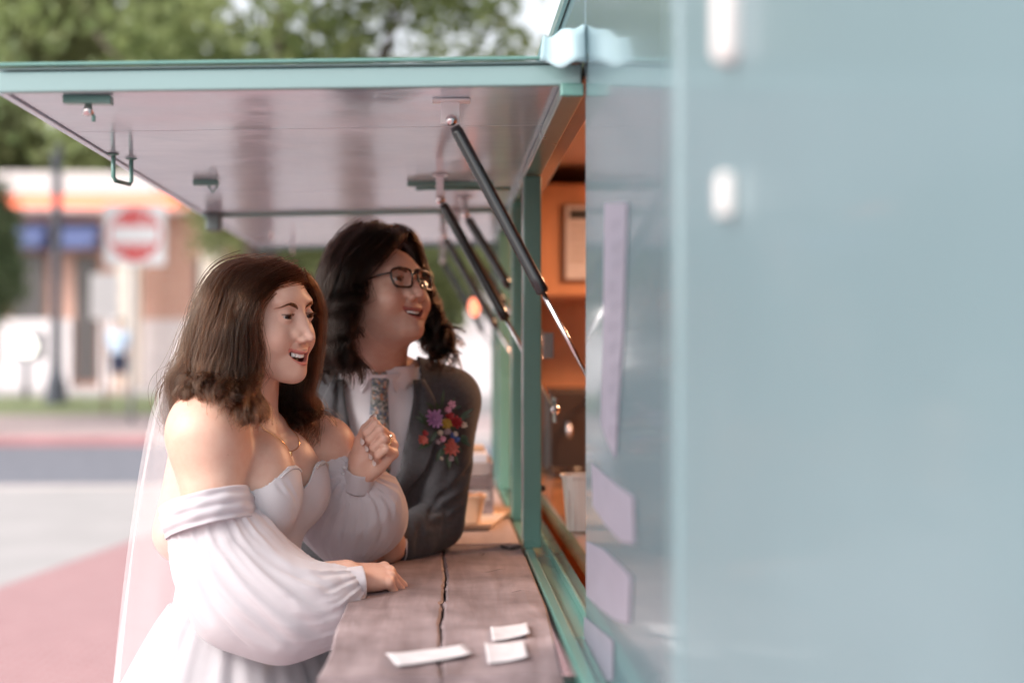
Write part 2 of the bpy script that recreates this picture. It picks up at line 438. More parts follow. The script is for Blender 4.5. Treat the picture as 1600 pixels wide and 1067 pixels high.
tree('pale_tree', -8.2, 21, 4.5, [(0, 0, 5.4, 1.9, 1.6, 1.6), (-1.6, .3, 5.0, 1.5, 1.4, 1.4), (1.7, .2, 6.1, 1.7, 1.3, 1.3), (3.2, 0, 6.7, 1.6, 1.4, 1.2), (.6, 0, 7.0, 1.8, 1.4, 1.2)], 22000, .10, LM_B, 'pale yellowish tree at the upper left behind the lamp post', seed=8)
tree('clipped_tree', -6.88, 21.0, 2.4, [(0, 0, 2.35, .76, .76, .72), (0, 0, 3.0, .66, .66, .75), (0, 0, 3.6, .44, .44, .55), (-.05, 0, 4.0, .2, .2, .3)], 22000, .045, LM_C, 'dense clipped cone shaped evergreen at the far left edge', seed=10, limbs=False, fill=.7)
tree('broadleaf_tree', -4.3, 34, 3.0, [(0, 0, 3.9, 1.5, 1.3, 1.2), (1.5, 0, 3.6, 1.5, 1.3, 1.2), (-.6, 0, 4.9, 1.5, 1.3, 1.0), (2.9, 0, 3.5, 1.4, 1.3, 1.1)], 9000, .10, LM_B, 'green tree beside the brick building, behind the veil', seed=12)
tree('broadleaf_tree', 1.5, 27, 2.4, [(-.9, 0, 2.8, 1.2, 1.0, .75), (.3, 0, 2.9, 1.1, 1.0, .8), (-2.1, 0, 2.9, 1.1, 1.0, .8)], 6000, .085, LM_B, 'low green tree seen between the man and the hatch posts', seed=14)
for i, (x, y, h, m_, lb) in enumerate([(-30, 58, 15, LM_B, 'pale tree at the far left end of the distant row'), (-24, 56, 14, LM_B, 'pale yellowish tree just left of the shop'), (-17.5, 60, 16, LM_B, 'tall pale tree above the left end of the shop roof, behind the lamp post'), (-11.5, 58, 14, LM_B, 'pale tree above the orange band of the shop'),
        (-6, 57, 12, LM_A, 'green tree rising behind the right end of the shop'), (-.5, 60, 11, LM_B, 'pale distant tree behind the man'), (5, 58, 9, LM_A, 'green distant tree behind the pale house'), (11, 60, 9, LM_B, 'pale distant tree hidden beyond the trailer'), (18, 57, 8, LM_A, 'green distant tree at the right end of the row')]):
    tree('distant_tree', x, y, h * .5, [(0, 0, h * .55, 3.6, 2.4, h * .34), (-1.7, .5, h * .75, 2.7, 2, h * .25), (1.9, 0, h * .72, 2.8, 2, h * .27), (0, 0, h * .25, 3.2, 2.0, h * .22)], 8000, .34, m_, lb, 'tree', 'trees in the row beyond the building', seed=20 + i)

# ---- shop building; brick, render and canvas colours lifted in place of glare
bd = empty('shop_building', (-8, 36, gz(36)), 'low brick shop with pale parapet, orange band and navy awnings', 'building')
BRW = bpy.data.materials.new('brick_wall'); BRW.use_nodes = True
N = BRW.node_tree.nodes; L_ = BRW.node_tree.links; b = N['Principled BSDF']; b.inputs['Roughness'].default_value = .9
tc = N.new('ShaderNodeTexCoord'); mp = N.new('ShaderNodeMapping'); mp.inputs['Rotation'].default_value = (rad(90), 0, 0); bt = N.new('ShaderNodeTexBrick'); bt.inputs['Scale'].default_value = 3.2
bt.inputs[1].default_value = (.60, .33, .25, 1); bt.inputs[2].default_value = (.54, .29, .22, 1); bt.inputs[3].default_value = (.62, .52, .48, 1)
L_.new(tc.outputs['Object'], mp.inputs[0]); L_.new(mp.outputs[0], bt.inputs[0]); L_.new(bt.outputs[0], b.inputs['Base Color'])
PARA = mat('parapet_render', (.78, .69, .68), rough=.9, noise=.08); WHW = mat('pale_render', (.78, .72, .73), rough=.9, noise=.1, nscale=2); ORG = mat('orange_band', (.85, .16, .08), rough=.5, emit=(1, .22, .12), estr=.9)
NAVY = mat('navy_canvas', (.10, .13, .27), rough=.9); DGL = mat('shop_glass', (.10, .09, .09), rough=.08); BEI = mat('beige_column', (.74, .64, .56), rough=.8)
Z = lambda v: EYE + v
box('wall', (-11.0, 36.0, gz(36) - .2), (-5.0, 46, Z(3.6)), BRW, bd)
box('parapet', (-11.3, 35.2, Z(4.0)), (-4.9, 46.2, Z(4.55)), PARA, bd, .03)
box('soffit', (-11.1, 35.3, Z(3.6)), (-5.0, 46.1, Z(3.70)), WHW, bd)
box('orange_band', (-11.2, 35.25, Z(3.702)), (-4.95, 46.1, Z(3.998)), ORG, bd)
for x0, x1 in ((-10.6, -9.75), (-9.45, -8.5)):
    bm = bmesh.new(); vv = [bm.verts.new(p) for p in [(x0, 35.99, Z(3.4)), (x1, 35.99, Z(3.4)), (x1, 35.0, Z(2.85)), (x0, 35.0, Z(2.85)), (x1, 35.0, Z(2.66)), (x0, 35.0, Z(2.66)), (x0, 35.99, Z(2.66)), (x1, 35.99, Z(2.66))]]
    for f in ((0, 1, 2, 3), (3, 2, 4, 5), (0, 3, 5, 6), (1, 7, 4, 2)): bm.faces.new([vv[i] for i in f])
    o = bmobj('awning', bm, NAVY, bd)
for x0, x1, z0, z1, nm in ((-10.7, -9.85, .9, 2.6, 'window'), (-9.15, -8.55, -.6, 2.55, 'door'), (-6.2, -5.5, .9, 2.5, 'window')):
    f = box(nm, (x0, 35.93, Z(z0)), (x1, 35.998, Z(z1)), mat('frame_dark', (.25, .16, .13), rough=.6), bd, .01)
    box('pane', (x0 + .06, 35.915, Z(z0 + .06)), (x1 - .06, 35.935, Z(z1 - .06)), DGL, f)
for x0, x1 in ((-10.98, -9.2), (-8.5, -5.02)): box('wainscot', (x0, 35.86, gz(36) - .1), (x1, 35.985, Z(.97)), WHW, bd, .01)
for x in (-7.62, -5.6): box('column', (x - .26, 34.9, gz(35)), (x + .26, 35.45, Z(3.58)), BEI, bd, .03)
lw = empty('low_wall', (3, 33, gz(33)), 'long pale rendered wall on the right, beyond the low tree', 'wall')
box('wall_body', (-4.6, 32.9, gz(33) - .2), (16, 33.2, Z(.55)), WHW, lw); box('coping', (-4.65, 32.85, Z(.552)), (16.05, 33.25, Z(.65)), PARA, lw, .01)
ab = empty('distant_house', (6, 46, .9), 'pale house with a low pitched roof beyond the long wall', 'house')
box('wall', (1.0, 46, .7), (12, 54, 4.2), WHW, ab)
bm = bmesh.new(); vv = [bm.verts.new(p) for p in [(.6, 45.6, 4.2), (12.4, 45.6, 4.2), (12.4, 54.4, 4.2), (.6, 54.4, 4.2), (.6, 50, 5.6), (12.4, 50, 5.6)]]
for f in ((0, 1, 5, 4), (2, 3, 4, 5), (0, 4, 3), (1, 2, 5), (0, 3, 2, 1)): bm.faces.new([vv[i] for i in f])
bmobj('roof', bm, mat('roof_shingle', (.20, .13, .12), rough=.9, noise=.2), ab)
for x in (2.4, 4.8, 8.0): f = box('window', (x, 45.93, 1.9), (x + 1.0, 45.998, 3.2), PARA, ab); box('pane', (x + .08, 45.91, 1.98), (x + .92, 45.935, 3.12), DGL, f)

# ---- lamp post, signs, bollard lamp, passer-by
IRON = mat('grey_iron', (.07, .075, .095), rough=.5, metal=.3); WHITE = mat('white_sheet', (.80, .78, .78), rough=.5); RED = mat('sign_red', (.65, .03, .03), rough=.5); GALV = mat('galvanised', (.40, .42, .46), rough=.45, metal=.6)
p = at(88, 600, 27.5); lx, lz = p.x, gz(27.5) + .1
lp = empty('lamp_post', (lx, 27.5, lz), 'tall dark lamp post with a flared base on the grass strip', 'lamp post')
bm = bmesh.new(); add_lathe(bm, [(.23, 0), (.23, .12), (.19, .16), (.18, .42), (.13, .55), (.105, .75), (.095, 1.2), (.085, 5.2)], (lx, 27.5, lz), 16); bmobj('post', bm, IRON, lp, smooth=False)
bm = bmesh.new(); add_lathe(bm, [(.06, 5.2), (.16, 5.3), (.22, 5.7), (.14, 5.85), (.03, 5.95)], (lx, 27.5, lz), 16); bmobj('lantern', bm, mat('frosted', (.7, .7, .68), rough=.3), lp)
def text_obj(name, body, size, loc, rot, mat_, parent, ext=.001):
    cu = bpy.data.curves.new(name, 'FONT'); cu.body = body; cu.size = size; cu.align_x = 'CENTER'; cu.align_y = 'CENTER'; cu.extrude = ext
    o = bpy.data.objects.new(name, cu); C.objects.link(o); dg = bpy.context.evaluated_depsgraph_get()
    me = bpy.data.meshes.new_from_object(o.evaluated_get(dg)); bpy.data.objects.remove(o); me.transform(Matrix.LocRotScale(Vector(loc), Euler(rot), None))
    me.materials.clear(); me.materials.append(mat_); o = bpy.data.objects.new(name, me); C.objects.link(o)
    place(o, parent); return o
p = at(211, 367, 22); sx_, sz_ = p.x, p.z
sg = empty('traffic_sign', (sx_, 22, gz(22)), 'square white sign with a red disc and white bar on a thin pole', 'sign')
tube('pole', [(sx_ - .06, 22.05, gz(22)), (sx_ - .06, 22.05, sz_ + .3)], .032, GALV, sg, 8)
pl = box('plate', (sx_ - .46, 21.99, sz_ - .47), (sx_ + .46, 22.0, sz_ + .47), WHITE, sg, .03)
bm = bmesh.new(); bmesh.ops.create_circle(bm, cap_ends=True, radius=.40, segments=48, matrix=Matrix.Translation((sx_, 21.985, sz_)) @ Matrix.Rotation(rad(90), 4, 'X')); bmobj('red_disc', bm, RED, pl)
box('white_bar', (sx_ - .36, 21.975, sz_ - .13), (sx_ + .36, 21.981, sz_ + .13), WHITE, pl)
for wd_, dz in (('DO NOT', .22), ('ENTER', -.22)):
    for k, ch in enumerate(wd_):
        if ch != ' ': text_obj('letter', ch, .17, (sx_ + (k - (len(wd_) - 1) / 2) * .115, 21.98, sz_ + dz), (rad(90), 0, 0), WHITE, pl)
p = at(164, 463, 24.7); sx_, sz_ = p.x, p.z
sg = empty('small_sign', (sx_, 24.7, gz(24.7)), 'small upright white sign on a thin brown post', 'sign')
tube('pole', [(sx_, 24.72, gz(24.7)), (sx_, 24.72, sz_ + .3)], .03, mat('rust_brown', (.22, .15, .12), rough=.8), sg, 8)
box('plate', (sx_ - .24, 24.67, sz_ - .39), (sx_ + .24, 24.685, sz_ + .39), WHITE, sg, .004)
p = at(41, 541, 29); gx, gz_ = p.x, p.z
bl_ = empty('globe_lamp', (gx, 29, gz(29)), 'round white globe lamp on a short dark post near the clipped evergreen', 'lamp')
tube('post', [(gx, 29, gz(29)), (gx, 29, gz_ - .2)], .06, IRON, bl_, 10); box('bracket', (gx - .22, 29.05, gz_ - .26), (gx + .30, 29.3, gz_ + .26), IRON, bl_, .03)
bm = bmesh.new(); bmesh.ops.create_uvsphere(bm, u_segments=20, v_segments=14, radius=.20, matrix=Matrix.Translation((gx, 29, gz_)))
bmobj('globe', bm, mat('globe_glass', (.95, .92, .85), rough=.3, emit=(1, .95, .85), estr=1.6), bl_, smooth=True)
# passer-by
p = at(186, 540, 32); qx = p.x; q0 = gz(32)
wk = empty('person', (qx, 32, q0), 'distant passer-by in pale blue shirt and dark shorts', 'person')
S = SDF(); S.k = .05; S.frame(None, (qx, 32, q0))
S.ell((0, 0, 1.60), (.085, .10, .115), k=0); S.cone((0, 0, 1.40), (0, 0, 1.52), .055); S.ell((0, 0, 1.22), (.19, .12, .24)); S.ell((0, 0, .95), (.17, .13, .16))
for s in (1, -1): S.chain([(s * .20, 0, 1.38), (s * .25, -.03, 1.10), (s * .22, -.14, .90)], [.055, .045, .035]); S.chain([(s * .09, 0, .88), (s * .11, -.06 * s, .48), (s * .11, .05 * s, .08)], [.085, .06, .045]); S.cone((s * .11, .05 * s, .05), (s * .12, .05 * s - .14, .04), .045, .035)
sdfobj('body', S, .012, mat('skin_far', (.5, .3, .22), rough=.6), wk)
S = SDF(); S.k = .05; S.frame(None, (qx, 32, q0)); S.ell((0, 0, 1.20), (.215, .145, .27)); S.ell((0, 0, 1.0), (.19, .15, .14))
for s in (1, -1): S.cone((s * .19, 0, 1.37), (s * .235, -.02, 1.18), .075, .07)
sdfobj('shirt', S, .012, mat('pale_blue_cloth', (.50, .60, .75), rough=.9), wk, clip=lambda V: V[:, 2] > q0 + .92)
S = SDF(); S.k = .05; S.frame(None, (qx, 32, q0)); S.ell((0, 0, .88), (.19, .15, .13))
for s in (1, -1): S.cone((s * .09, 0, .85), (s * .11, -.04 * s, .56), .11, .095)
sdfobj('shorts', S, .012, mat('dark_cloth', (.03, .035, .07), rough=.9), wk)
S = SDF(); S.frame(None, (qx, 32, q0)); S.ell((0, .02, 1.64), (.098, .112, .105), k=0); sdfobj('hair', S, .012, mat('brown_hair', (.06, .035, .02), rough=.7), wk)
# ------------------------------------------------------------------ the food trailer
def paint(name, col, rough=.12, coat=.6, wav=.0):
    return mat(name, col, rough=rough, coat=coat, spec=.6, noise=.10, nscale=2.2, bump=.10 if not wav else wav, bscale=6 if wav else 25, bdist=.004 if wav else .001, rvar=.03)
TEAL = paint('teal_gloss', (.135, .205, .235), rough=.24, coat=.5); TEALD = paint('teal_frame', (.115, .27, .235), rough=.28, coat=.3); TEALL = paint('teal_pale', (.23, .355, .355), rough=.3); TRIM = paint('teal_trim', (.155, .235, .26), rough=.4); TEALN = paint('teal_satin', (.15, .225, .25), rough=.42, coat=.15)
ALU = mat('white_soffit_sheet', (.60, .70, .79), rough=.15, metal=.2, spec=.7, noise=.14, nscale=4, bump=.30, bscale=4.5, bdist=.010, rvar=.07)
STEEL = mat('steel', (.62, .58, .58), rough=.22, metal=1); BLACK = mat('black_steel_tube', (.012, .012, .013), rough=.22, coat=.4); CHROME = mat('chrome', (.75, .7, .7), rough=.12, metal=1)
PLY = mat('orange_plywood', (.60, .27, .13), rough=.45, noise=.22, nscale=3, stretch=(6, 1, 1), bump=.1, bscale=30)
tr = empty('food_trailer', (1.2, 2.4, 0), 'pale teal food trailer with serving hatches propped open on gas struts', 'food trailer')
WX = .215                     # outer skin of the side
YE = 5.2                      # far end of the trailer
Zh, Zs = EYE + .415, EYE - .405       # hatch top, sill top
# near side: two skins with an upright trim between
box('side_panel', (WX, 1.345, .35), (WX + .045, 2.12, EYE + .62), TEAL, tr, .004)
box('side_panel', (WX, -1.2, .35), (WX + .045, 1.262, EYE + .62), TEALN, tr, .004)
box('upright_trim', (WX - .003, 1.275, .35), (WX + .03, 1.342, EYE + .62), TRIM, tr, .006)
box('lower_panel', (WX, 2.123, .35), (WX + .045, YE, Zs - .06), TEAL, tr, .003)
box('header_panel', (WX, 2.123, Zh + .012), (WX + .045, YE, EYE + .62), TEAL, tr, .003)
box('far_panel', (WX, 4.93, Zs - .057), (WX + .045, YE, Zh + .009), TEAL, tr, .003)
box('end_panel', (WX + .048, YE - .045, .35), (2.25, YE, EYE + .62), TEAL, tr, .003)
box('back_panel', (2.253, -1.2, .35), (2.29, YE, EYE + .62), TEAL, tr, .003)
box('near_end_panel', (WX + .048, -1.2, .35), (2.25, -1.16, EYE + .62), TEAL, tr, .003)
box('floor', (WX + .05, -1.1, .36), (2.2, YE - .05, .42), PLY, tr)
# roof: curved
bm = bmesh.new(); prof = []
for i in range(13):
    a = math.pi * i / 12; prof.append((1.2525 - 1.0355 * math.cos(a), EYE + .622 + .18 * math.sin(a)))
ra = [bm.verts.new((x, -1.22, z)) for x, z in prof]; rb = [bm.verts.new((x, YE + .02, z)) for x, z in prof]
for i in range(12): bm.faces.new((ra[i], ra[i + 1], rb[i + 1], rb[i]))
bm.faces.new(ra[::-1]); bm.faces.new(rb); bmobj('roof', bm, TEALL, tr, smooth=False)
box('gutter', (WX - .010, -1.2, EYE + .600), (WX - .0015, YE, EYE + .619), TEALL, tr, .002)
# wheels and arch, under the counter
for y in (3.0, 3.75):
    whl = empty('wheel', (.36, y, .30)); place(whl, tr)
    bm = bmesh.new(); bmesh.ops.create_cone(bm, cap_ends=True, segments=32, radius1=.30, radius2=.30, depth=.18, matrix=Matrix.Translation((.36, y, .30)) @ Matrix.Rotation(rad(90), 4, 'Y')); bmesh.ops.bevel(bm, geom=[e for e in bm.edges if len(e.link_faces) == 2 and e.calc_face_angle() > 1], offset=.03, segments=2, affect='EDGES'); bmobj('tyre', bm, mat('rubber', (.025, .025, .025), rough=.8), whl)
    bm = bmesh.new(); bmesh.ops.create_cone(bm, cap_ends=True, segments=24, radius1=.17, radius2=.15, depth=.19, matrix=Matrix.Translation((.355, y, .30)) @ Matrix.Rotation(rad(-90), 4, 'Y')); bmobj('rim', bm, STEEL, whl)
# window frame
fr_ = empty('window_frame', (WX, 3.5, Zs)); place(fr_, tr)
box('sill', (.176, 1.62, Zs - .030), (.196, 4.93, Zs), TEALD, fr_, .004)
box('sill_moulding', (.198, 1.62, Zs - .058), (.2135, 2.121, Zs - .012), TEALD, fr_, .003)
box('sill_channel', (.198, 2.123, Zs - .058), (.262, 4.93, Zs - .012), TEALD, fr_, .003)
box('sill_lip', (.226, 2.123, Zs - .0115), (.232, 4.93, Zs + .004), TEALD, fr_, .001)
box('top_rail', (.178, 2.123, Zh - .022), (.214, 4.93, Zh - .002), TEALD, fr_, .003)
for y, x0, x1 in ((3.04, .175, .2135), (3.54, .175, .2135), (4.40, .175, .2135), (4.88, .175, .2135)):
    ps = box('post', (x0, y, Zs - .001), (x1, y + .035, Zh - .024), TEALD, fr_, .003)
    box('glazing_bead', (x0 - .0035, y + .006, Zs + .02), (x0 - .0005, y + .014, Zh - .05), CHROME, ps)
# hatches
def hatch(name, y0, y1, Xo=-.656, drop=.020):
    h = empty('hatch', (WX, (y0 + y1) / 2, Zh)); place(h, tr)
    def zz(x): return Zh - drop * (WX - x) / (WX - Xo)
    def slab(nm, x0, x1, ya, yb, za, zb, m_, bev=.002, par=None):
        bm = bmesh.new(); vs = add_box(bm, (x0, ya, 0), (x1, yb, zb - za), bev)
        for v in bm.verts: v.co.z += zz(v.co.x) + za
        return bmobj(nm, bm, m_, par or h)
    # soffit sheets with seams between
    n = 3; L = (y1 - y0 - .02)
    cuts = [y0 + .012, 2.52, 3.47, y1 - .012] if name == 'a' else [y0 + .012, y0 + .012 + L * .5, y1 - .012]
    for a, b_ in zip(cuts, cuts[1:]): slab('soffit_sheet', Xo + .012, WX - .012, a + .0015, b_ - .0015, .0, .004, ALU, .0008)
    slab('top_sheet', Xo, WX - .002, y0, y1, .030, .034, TEALL, .001)
    slab('near_rim', Xo, WX - .004, y0 - .004, y0 + .0105, -.004, .0275, TEALL, .003)
    slab('drip_edge', Xo - .004, WX - .002, y0 - .012, y0 - .002, .0345, .0395, TEALD, .001)
    slab('far_rim', Xo, WX - .004, y1 - .0105, y1, -.010, .0275, TEALD, .002)
    slab('outer_rim', Xo - .002, Xo + .010, y0 + .012, y1 - .012, -.004, .0275, ALU, .001)
    # perforated hinge leaf with countersunk screws
    hg = slab('hinge', WX - .030, WX - .003, y0 + .02, y1 - .02, -.006, -.002, STEEL, .0005)
    bm = bmesh.new(); y = y0 + .03
    while y < y1 - .03:
        for dx in (.010, .020): 
            bmesh.ops.create_cone(bm, cap_ends=True, segments=8, radius1=.0035, radius2=.0035, depth=.0016, matrix=Matrix.Translation((WX - dx, y + (.009 if dx > .015 else 0), zz(WX - dx) - .0062)))
        y += .020
    so = bmobj('screw', bm, mat('dark_screw', (.05, .05, .05), rough=.4), hg); so['kind'] = 'stuff'
    return h, zz, slab
h1, z1f, slab1 = hatch('a', 2.135, 3.95)
h2, z2f, slab2 = hatch('b', 3.985, 5.15)
# fittings on the first hatch
def bracket(y, x, h_, zf, parent, w_=.05):
    b_ = box('mount_plate', (x - w_, y - .012, zf(x) - .014), (x + w_, y + .012, zf(x) - .001), TEALD, parent, .002)
    return b_
bk = bracket(2.18, -.535, 1, z1f, h1, .036)
tube('catch', [(-.535, 2.18, z1f(-.53) - .014), (-.535, 2.18, z1f(-.53) - .030)], [.005, .009], CHROME, bk, 12); tube('catch_stem', [(-.527, 2.18, z1f(-.53) - .030), (-.527, 2.18, z1f(-.53) - .040)], .003, TEALD, bk, 8)
bk = bracket(3.20, -.525, 1, z1f, h1, .028); tube('catch', [(-.52, 3.2, z1f(-.5) - .014), (-.51, 3.2, z1f(-.5) - .030), (-.50, 3.2, z1f(-.5) - .014)], .0025, TEALD, bk, 8)
bk = bracket(3.30, .02, 1, z1f, h1, .10); tube('rod', [(-.06, 3.30, z1f(0) - .018), (.16, 3.30, z1f(0) - .016)], .004, TEALD, bk, 8)
box('corner_block', (-.640, 3.885, z1f(-.6) - .050), (-.600, 3.935, z1f(-.6) - .001), mat('dark_rubber', (.10, .13, .13), rough=.6), h1, .006)
# U-shaped pull under the outer edge
hy, hx = 2.80, -.622; zt_ = z1f(hx) - .001
pull = tube('pull_handle', [(hx - .012, hy - .02, zt_), (hx - .012, hy - .02, zt_ - .045), (hx - .008, hy - .018, zt_ - .052), (hx + .006, hy + .04, zt_ - .052), (hx + .009, hy + .042, zt_ - .045), (hx + .009, hy + .042, zt_)], .0042, TEALD, h1, 10)
for dx, dy in ((-.012, -.02), (.009, .042)): tube('washer', [(hx + dx, hy + dy, zt_ - .0006), (hx + dx, hy + dy, zt_ - .004)], [.012, .006], TEALD, pull, 12)
for dy in (.0, .6): tube('support_rod', [(-.50, 4.2 + dy, z2f(-.5) - .001), (-.50, 4.2 + dy, z2f(-.5) - .05)], .004, STEEL, h2, 8)

# gas struts
def strut(top, foot, f, r, h_, zf, big=False):
    top, foot = Vector(top), Vector(foot); mid = top.lerp(foot, f)
    s = empty('gas_strut', tuple(top)); place(s, tr); d = (foot - top).normalized()
    bm = bmesh.new(); add_tube(bm, [top + d * .012, top + d * .022, mid - d * .03, mid - d * .028, mid - d * .004, mid], [r * .8, r, r, r * 1.06, r * 1.06, r * .8], 16); bmobj('cylinder', bm, BLACK, s, smooth=True)
    tube('piston_rod', [mid - d * .002, foot - d * .012], r * .42, CHROME, s, 12)
    for p, nm in ((top, 'ball_end'), (foot, 'ball_end')):
        bm = bmesh.new(); bmesh.ops.create_uvsphere(bm, u_segments=14, v_segments=10, radius=r * .95, matrix=Matrix.Translation(p)); bmobj(nm, bm, CHROME, s, smooth=True)
    x = top.x; z = zf(x)
    pw = .030 if big else .018
    box('mount_plate', (x - pw, top.y - .010, z - .004), (x + pw, top.y + .022, z - .0008), WHITE if big else STEEL, s, .001)
    box('mount_tab', (x - pw * .55, top.y + .007, top.z - .004), (x + pw * .45, top.y + .011, z - .004), WHITE if big else STEEL, s, .001)
    box('foot_plate', (foot.x - .004, foot.y - .030, foot.z - .028), (foot.x + .001, foot.y + .03, foot.z + .028), STEEL, s, .001)
    return s
def far_z(p): return Vector(p)
T1 = at(705, 188, 2.25); strut(T1, (T1.x + .238, 2.25, T1.z - .445), .615, .0100, h1, z1f, True)
T2 = at(688, 312, 3.16); strut(T2, tuple(at(868, 640, 3.16)), .57, .0110, h1, z1f)
T3 = at(727, 335, 3.62); strut(T3, tuple(at(846, 532, 3.62)), .58, .0115, h1, z1f)
T4 = at(714, 356, 3.90); strut(T4, tuple(at(842, 560, 3.90)), .58, .0095, h1, z1f)
T5 = at(693, 368, 4.05); strut(T5, tuple(at(826, 600, 4.05)), .62, .0100, h2, z2f)
T6 = at(692, 408, 5.02); strut(T6, tuple(at(795, 590, 5.02)), .60, .0100, h2, z2f)
# loose bracket seen on the inner face of the post
bq = at(851, 540, 3.30); box('hinge_tab', (bq.x - .004, 3.28, bq.z - .03), (bq.x + .020, 3.285, bq.z + .03), STEEL, tr, .001)

# counters
WOOD = bpy.data.materials.new('weathered_wood'); WOOD.use_nodes = True
nt = WOOD.node_tree; N = nt.nodes; L_ = nt.links; b = N['Principled BSDF']; b.inputs['Roughness'].default_value = .55; b.inputs['Specular IOR Level'].default_value = .35
tc = N.new('ShaderNodeTexCoord'); mp = N.new('ShaderNodeMapping'); mp.inputs['Scale'].default_value = (14, 1.8, 14); L_.new(tc.outputs['Object'], mp.inputs[0])
n1 = N.new('ShaderNodeTexNoise'); n1.inputs['Scale'].default_value = 2.0; n1.inputs['Detail'].default_value = 9; n1.inputs['Distortion'].default_value = .6; L_.new(mp.outputs[0], n1.inputs['Vector'])
cr = N.new('ShaderNodeValToRGB'); e = cr.color_ramp.elements; e[0].position = .28; e[0].color = (.185, .140, .142, 1); e[1].position = .74; e[1].color = (.33, .265, .27, 1); L_.new(n1.outputs[0], cr.inputs[0])
n2 = N.new('ShaderNodeTexNoise'); n2.inputs['Scale'].default_value = 7; n2.inputs['Detail'].default_value = 5; L_.new(tc.outputs['Object'], n2.inputs['Vector'])
mx = N.new('ShaderNodeMix'); mx.data_type = 'RGBA'; mx.blend_type = 'MULTIPLY'; mx.inputs[0].default_value = 1; L_.new(cr.outputs[0], mx.inputs[6])
cr2 = N.new('ShaderNodeValToRGB'); e = cr2.color_ramp.elements; e[0].position = .32; e[0].color = (.60, .56, .56, 1); e[1].position = .66; e[1].color = (1.15, 1.12, 1.12, 1); L_.new(n2.outputs[0], cr2.inputs[0]); L_.new(cr2.outputs[0], mx.inputs[7]); L_.new(mx.outputs[2], b.inputs['Base Color'])
wv = N.new('ShaderNodeTexWave'); wv.inputs['Scale'].default_value = 3; wv.inputs['Distortion'].default_value = 14; wv.inputs['Detail'].default_value = 3; mp2 = N.new('ShaderNodeMapping'); mp2.inputs['Scale'].default_value = (9, 1.2, 1); L_.new(tc.outputs['Object'], mp2.inputs[0]); L_.new(mp2.outputs[0], wv.inputs['Vector'])
ad = N.new('ShaderNodeMath'); ad.operation = 'ADD'; L_.new(n1.outputs[0], ad.inputs[0]); ml = N.new('ShaderNodeMath'); ml.operation = 'MULTIPLY'; ml.inputs[1].default_value = .08; L_.new(wv.outputs['Fac'], ml.inputs[0]); L_.new(ml.outputs[0], ad.inputs[1])
bp = N.new('ShaderNodeBump'); bp.inputs['Strength'].default_value = .5; bp.inputs['Distance'].default_value = .003; L_.new(ad.outputs[0], bp.inputs['Height']); L_.new(bp.outputs[0], b.inputs['Normal'])
CT = EYE - .400               # counter top height
def plank(name, xl, xr, ys, parent, m_, th=.042):
    """xl, xr: lists of x along ys; slightly worn top edges"""
    vs, fs = [], []; n = len(ys)
    for (a, b_, y) in zip(xl, xr, ys):
        w_ = b_ - a; c = .004
        row = [(a, CT - th), (a, CT - c), (a + c, CT)] + [(a + w_ * k / 6, CT + .0008 * math.sin(y * 9 + k)) for k in range(1, 6)] + [(b_ - c, CT), (b_, CT - c), (b_, CT - th)]
        vs += [(x, y, z) for x, z in row]
    m = 11
    for j in range(n - 1):
        for i in range(m): fs.append((j * m + i, j * m + (i + 1) % m, (j + 1) * m + (i + 1) % m, (j + 1) * m + i))
    fs.append(tuple(range(m))); fs.append(tuple((n - 1) * m + i for i in range(m))[::-1])
    bm = bmesh.new(); me = bpy.data.meshes.new('x'); me.from_pydata(vs, [], fs); bm.from_mesh(me)
    return bmobj(name, bm, m_, parent)
cs = empty('counter_shelf', (0, 2.4, CT)); place(cs, tr)
ys = [1.80 + (3.06 - 1.80) * i / 90 for i in range(91)]
rr = random.Random(3); jag = []; v = 0
for i, y in enumerate(ys):
    v = v * .86 + rr.uniform(-.0016, .0016); jag.append(.0010 + .006 * math.sin(y * 5.2) * .5 + v + (.004 if 2.35 < y < 2.5 else 0))
gap = [.0005 + .0015 * max(0, math.sin((y - 1.78) * 2.6)) + .0006 * rr.random() for y in ys]
lft = [-.158 + .004 * math.sin(y * 4) + .002 * math.sin(y * 17) for y in ys]; rgt = [.170 - .016 * max(0, (2.3 - y) / .5) for y in ys]
plank('plank', lft, [j - g for j, g in zip(jag, gap)], ys, cs, WOOD)
plank('plank', [j + g for j, g in zip(jag, gap)], rgt, ys, cs, WOOD)
CRK = mat('dark_crack', (.02, .014, .013), rough=1)
def crack(pts, w_, name='crack'):
    P = [atz(px, py, CT + .0022) for px, py in pts]; vs = []; n = len(P)
    for i, p in enumerate(P):
        t = (P[min(i + 1, n - 1)] - P[max(0, i - 1)]).normalized(); s_ = Vector((t.y, -t.x, 0)); k = w_ * (math.sin(math.pi * (i + .3) / n) + .15) * (1 + .4 * math.sin(i * 2.7))
        vs += [p - s_ * k, p + s_ * k]
    return meshobj(name, vs, [(2 * i, 2 * i + 1, 2 * i + 3, 2 * i + 2) for i in range(n - 1)], CRK, cs, smooth=False)
crack([(756, 894), (764, 893), (772, 891), (780, 889), (790, 888)], .0009)
crack([(783, 851), (790, 856), (798, 858), (806, 855), (813, 852)], .0085, 'knot'); crack([(778, 850), (790, 851), (800, 847)], .0012)
crack([(748, 866), (752, 863), (757, 864), (753, 867), (748, 866)], .0012, 'knot'); crack([(800, 925), (812, 922), (828, 923)], .0010)
box('bearer', (-.13, 1.95, CT - .085), (.21, 1.99, CT - .044), TEALD, cs, .003); box('bearer', (-.13, 2.90, CT - .085), (.21, 2.94, CT - .044), TEALD, cs, .003)
cs2 = empty('counter_shelf', (0, 3.9, CT)); place(cs2, tr)
WOODL = mat('pale_wood', (.42, .34, .33), rough=.6, noise=.2, nscale=3, stretch=(10, 1, 1), bump=.2, bscale=20)
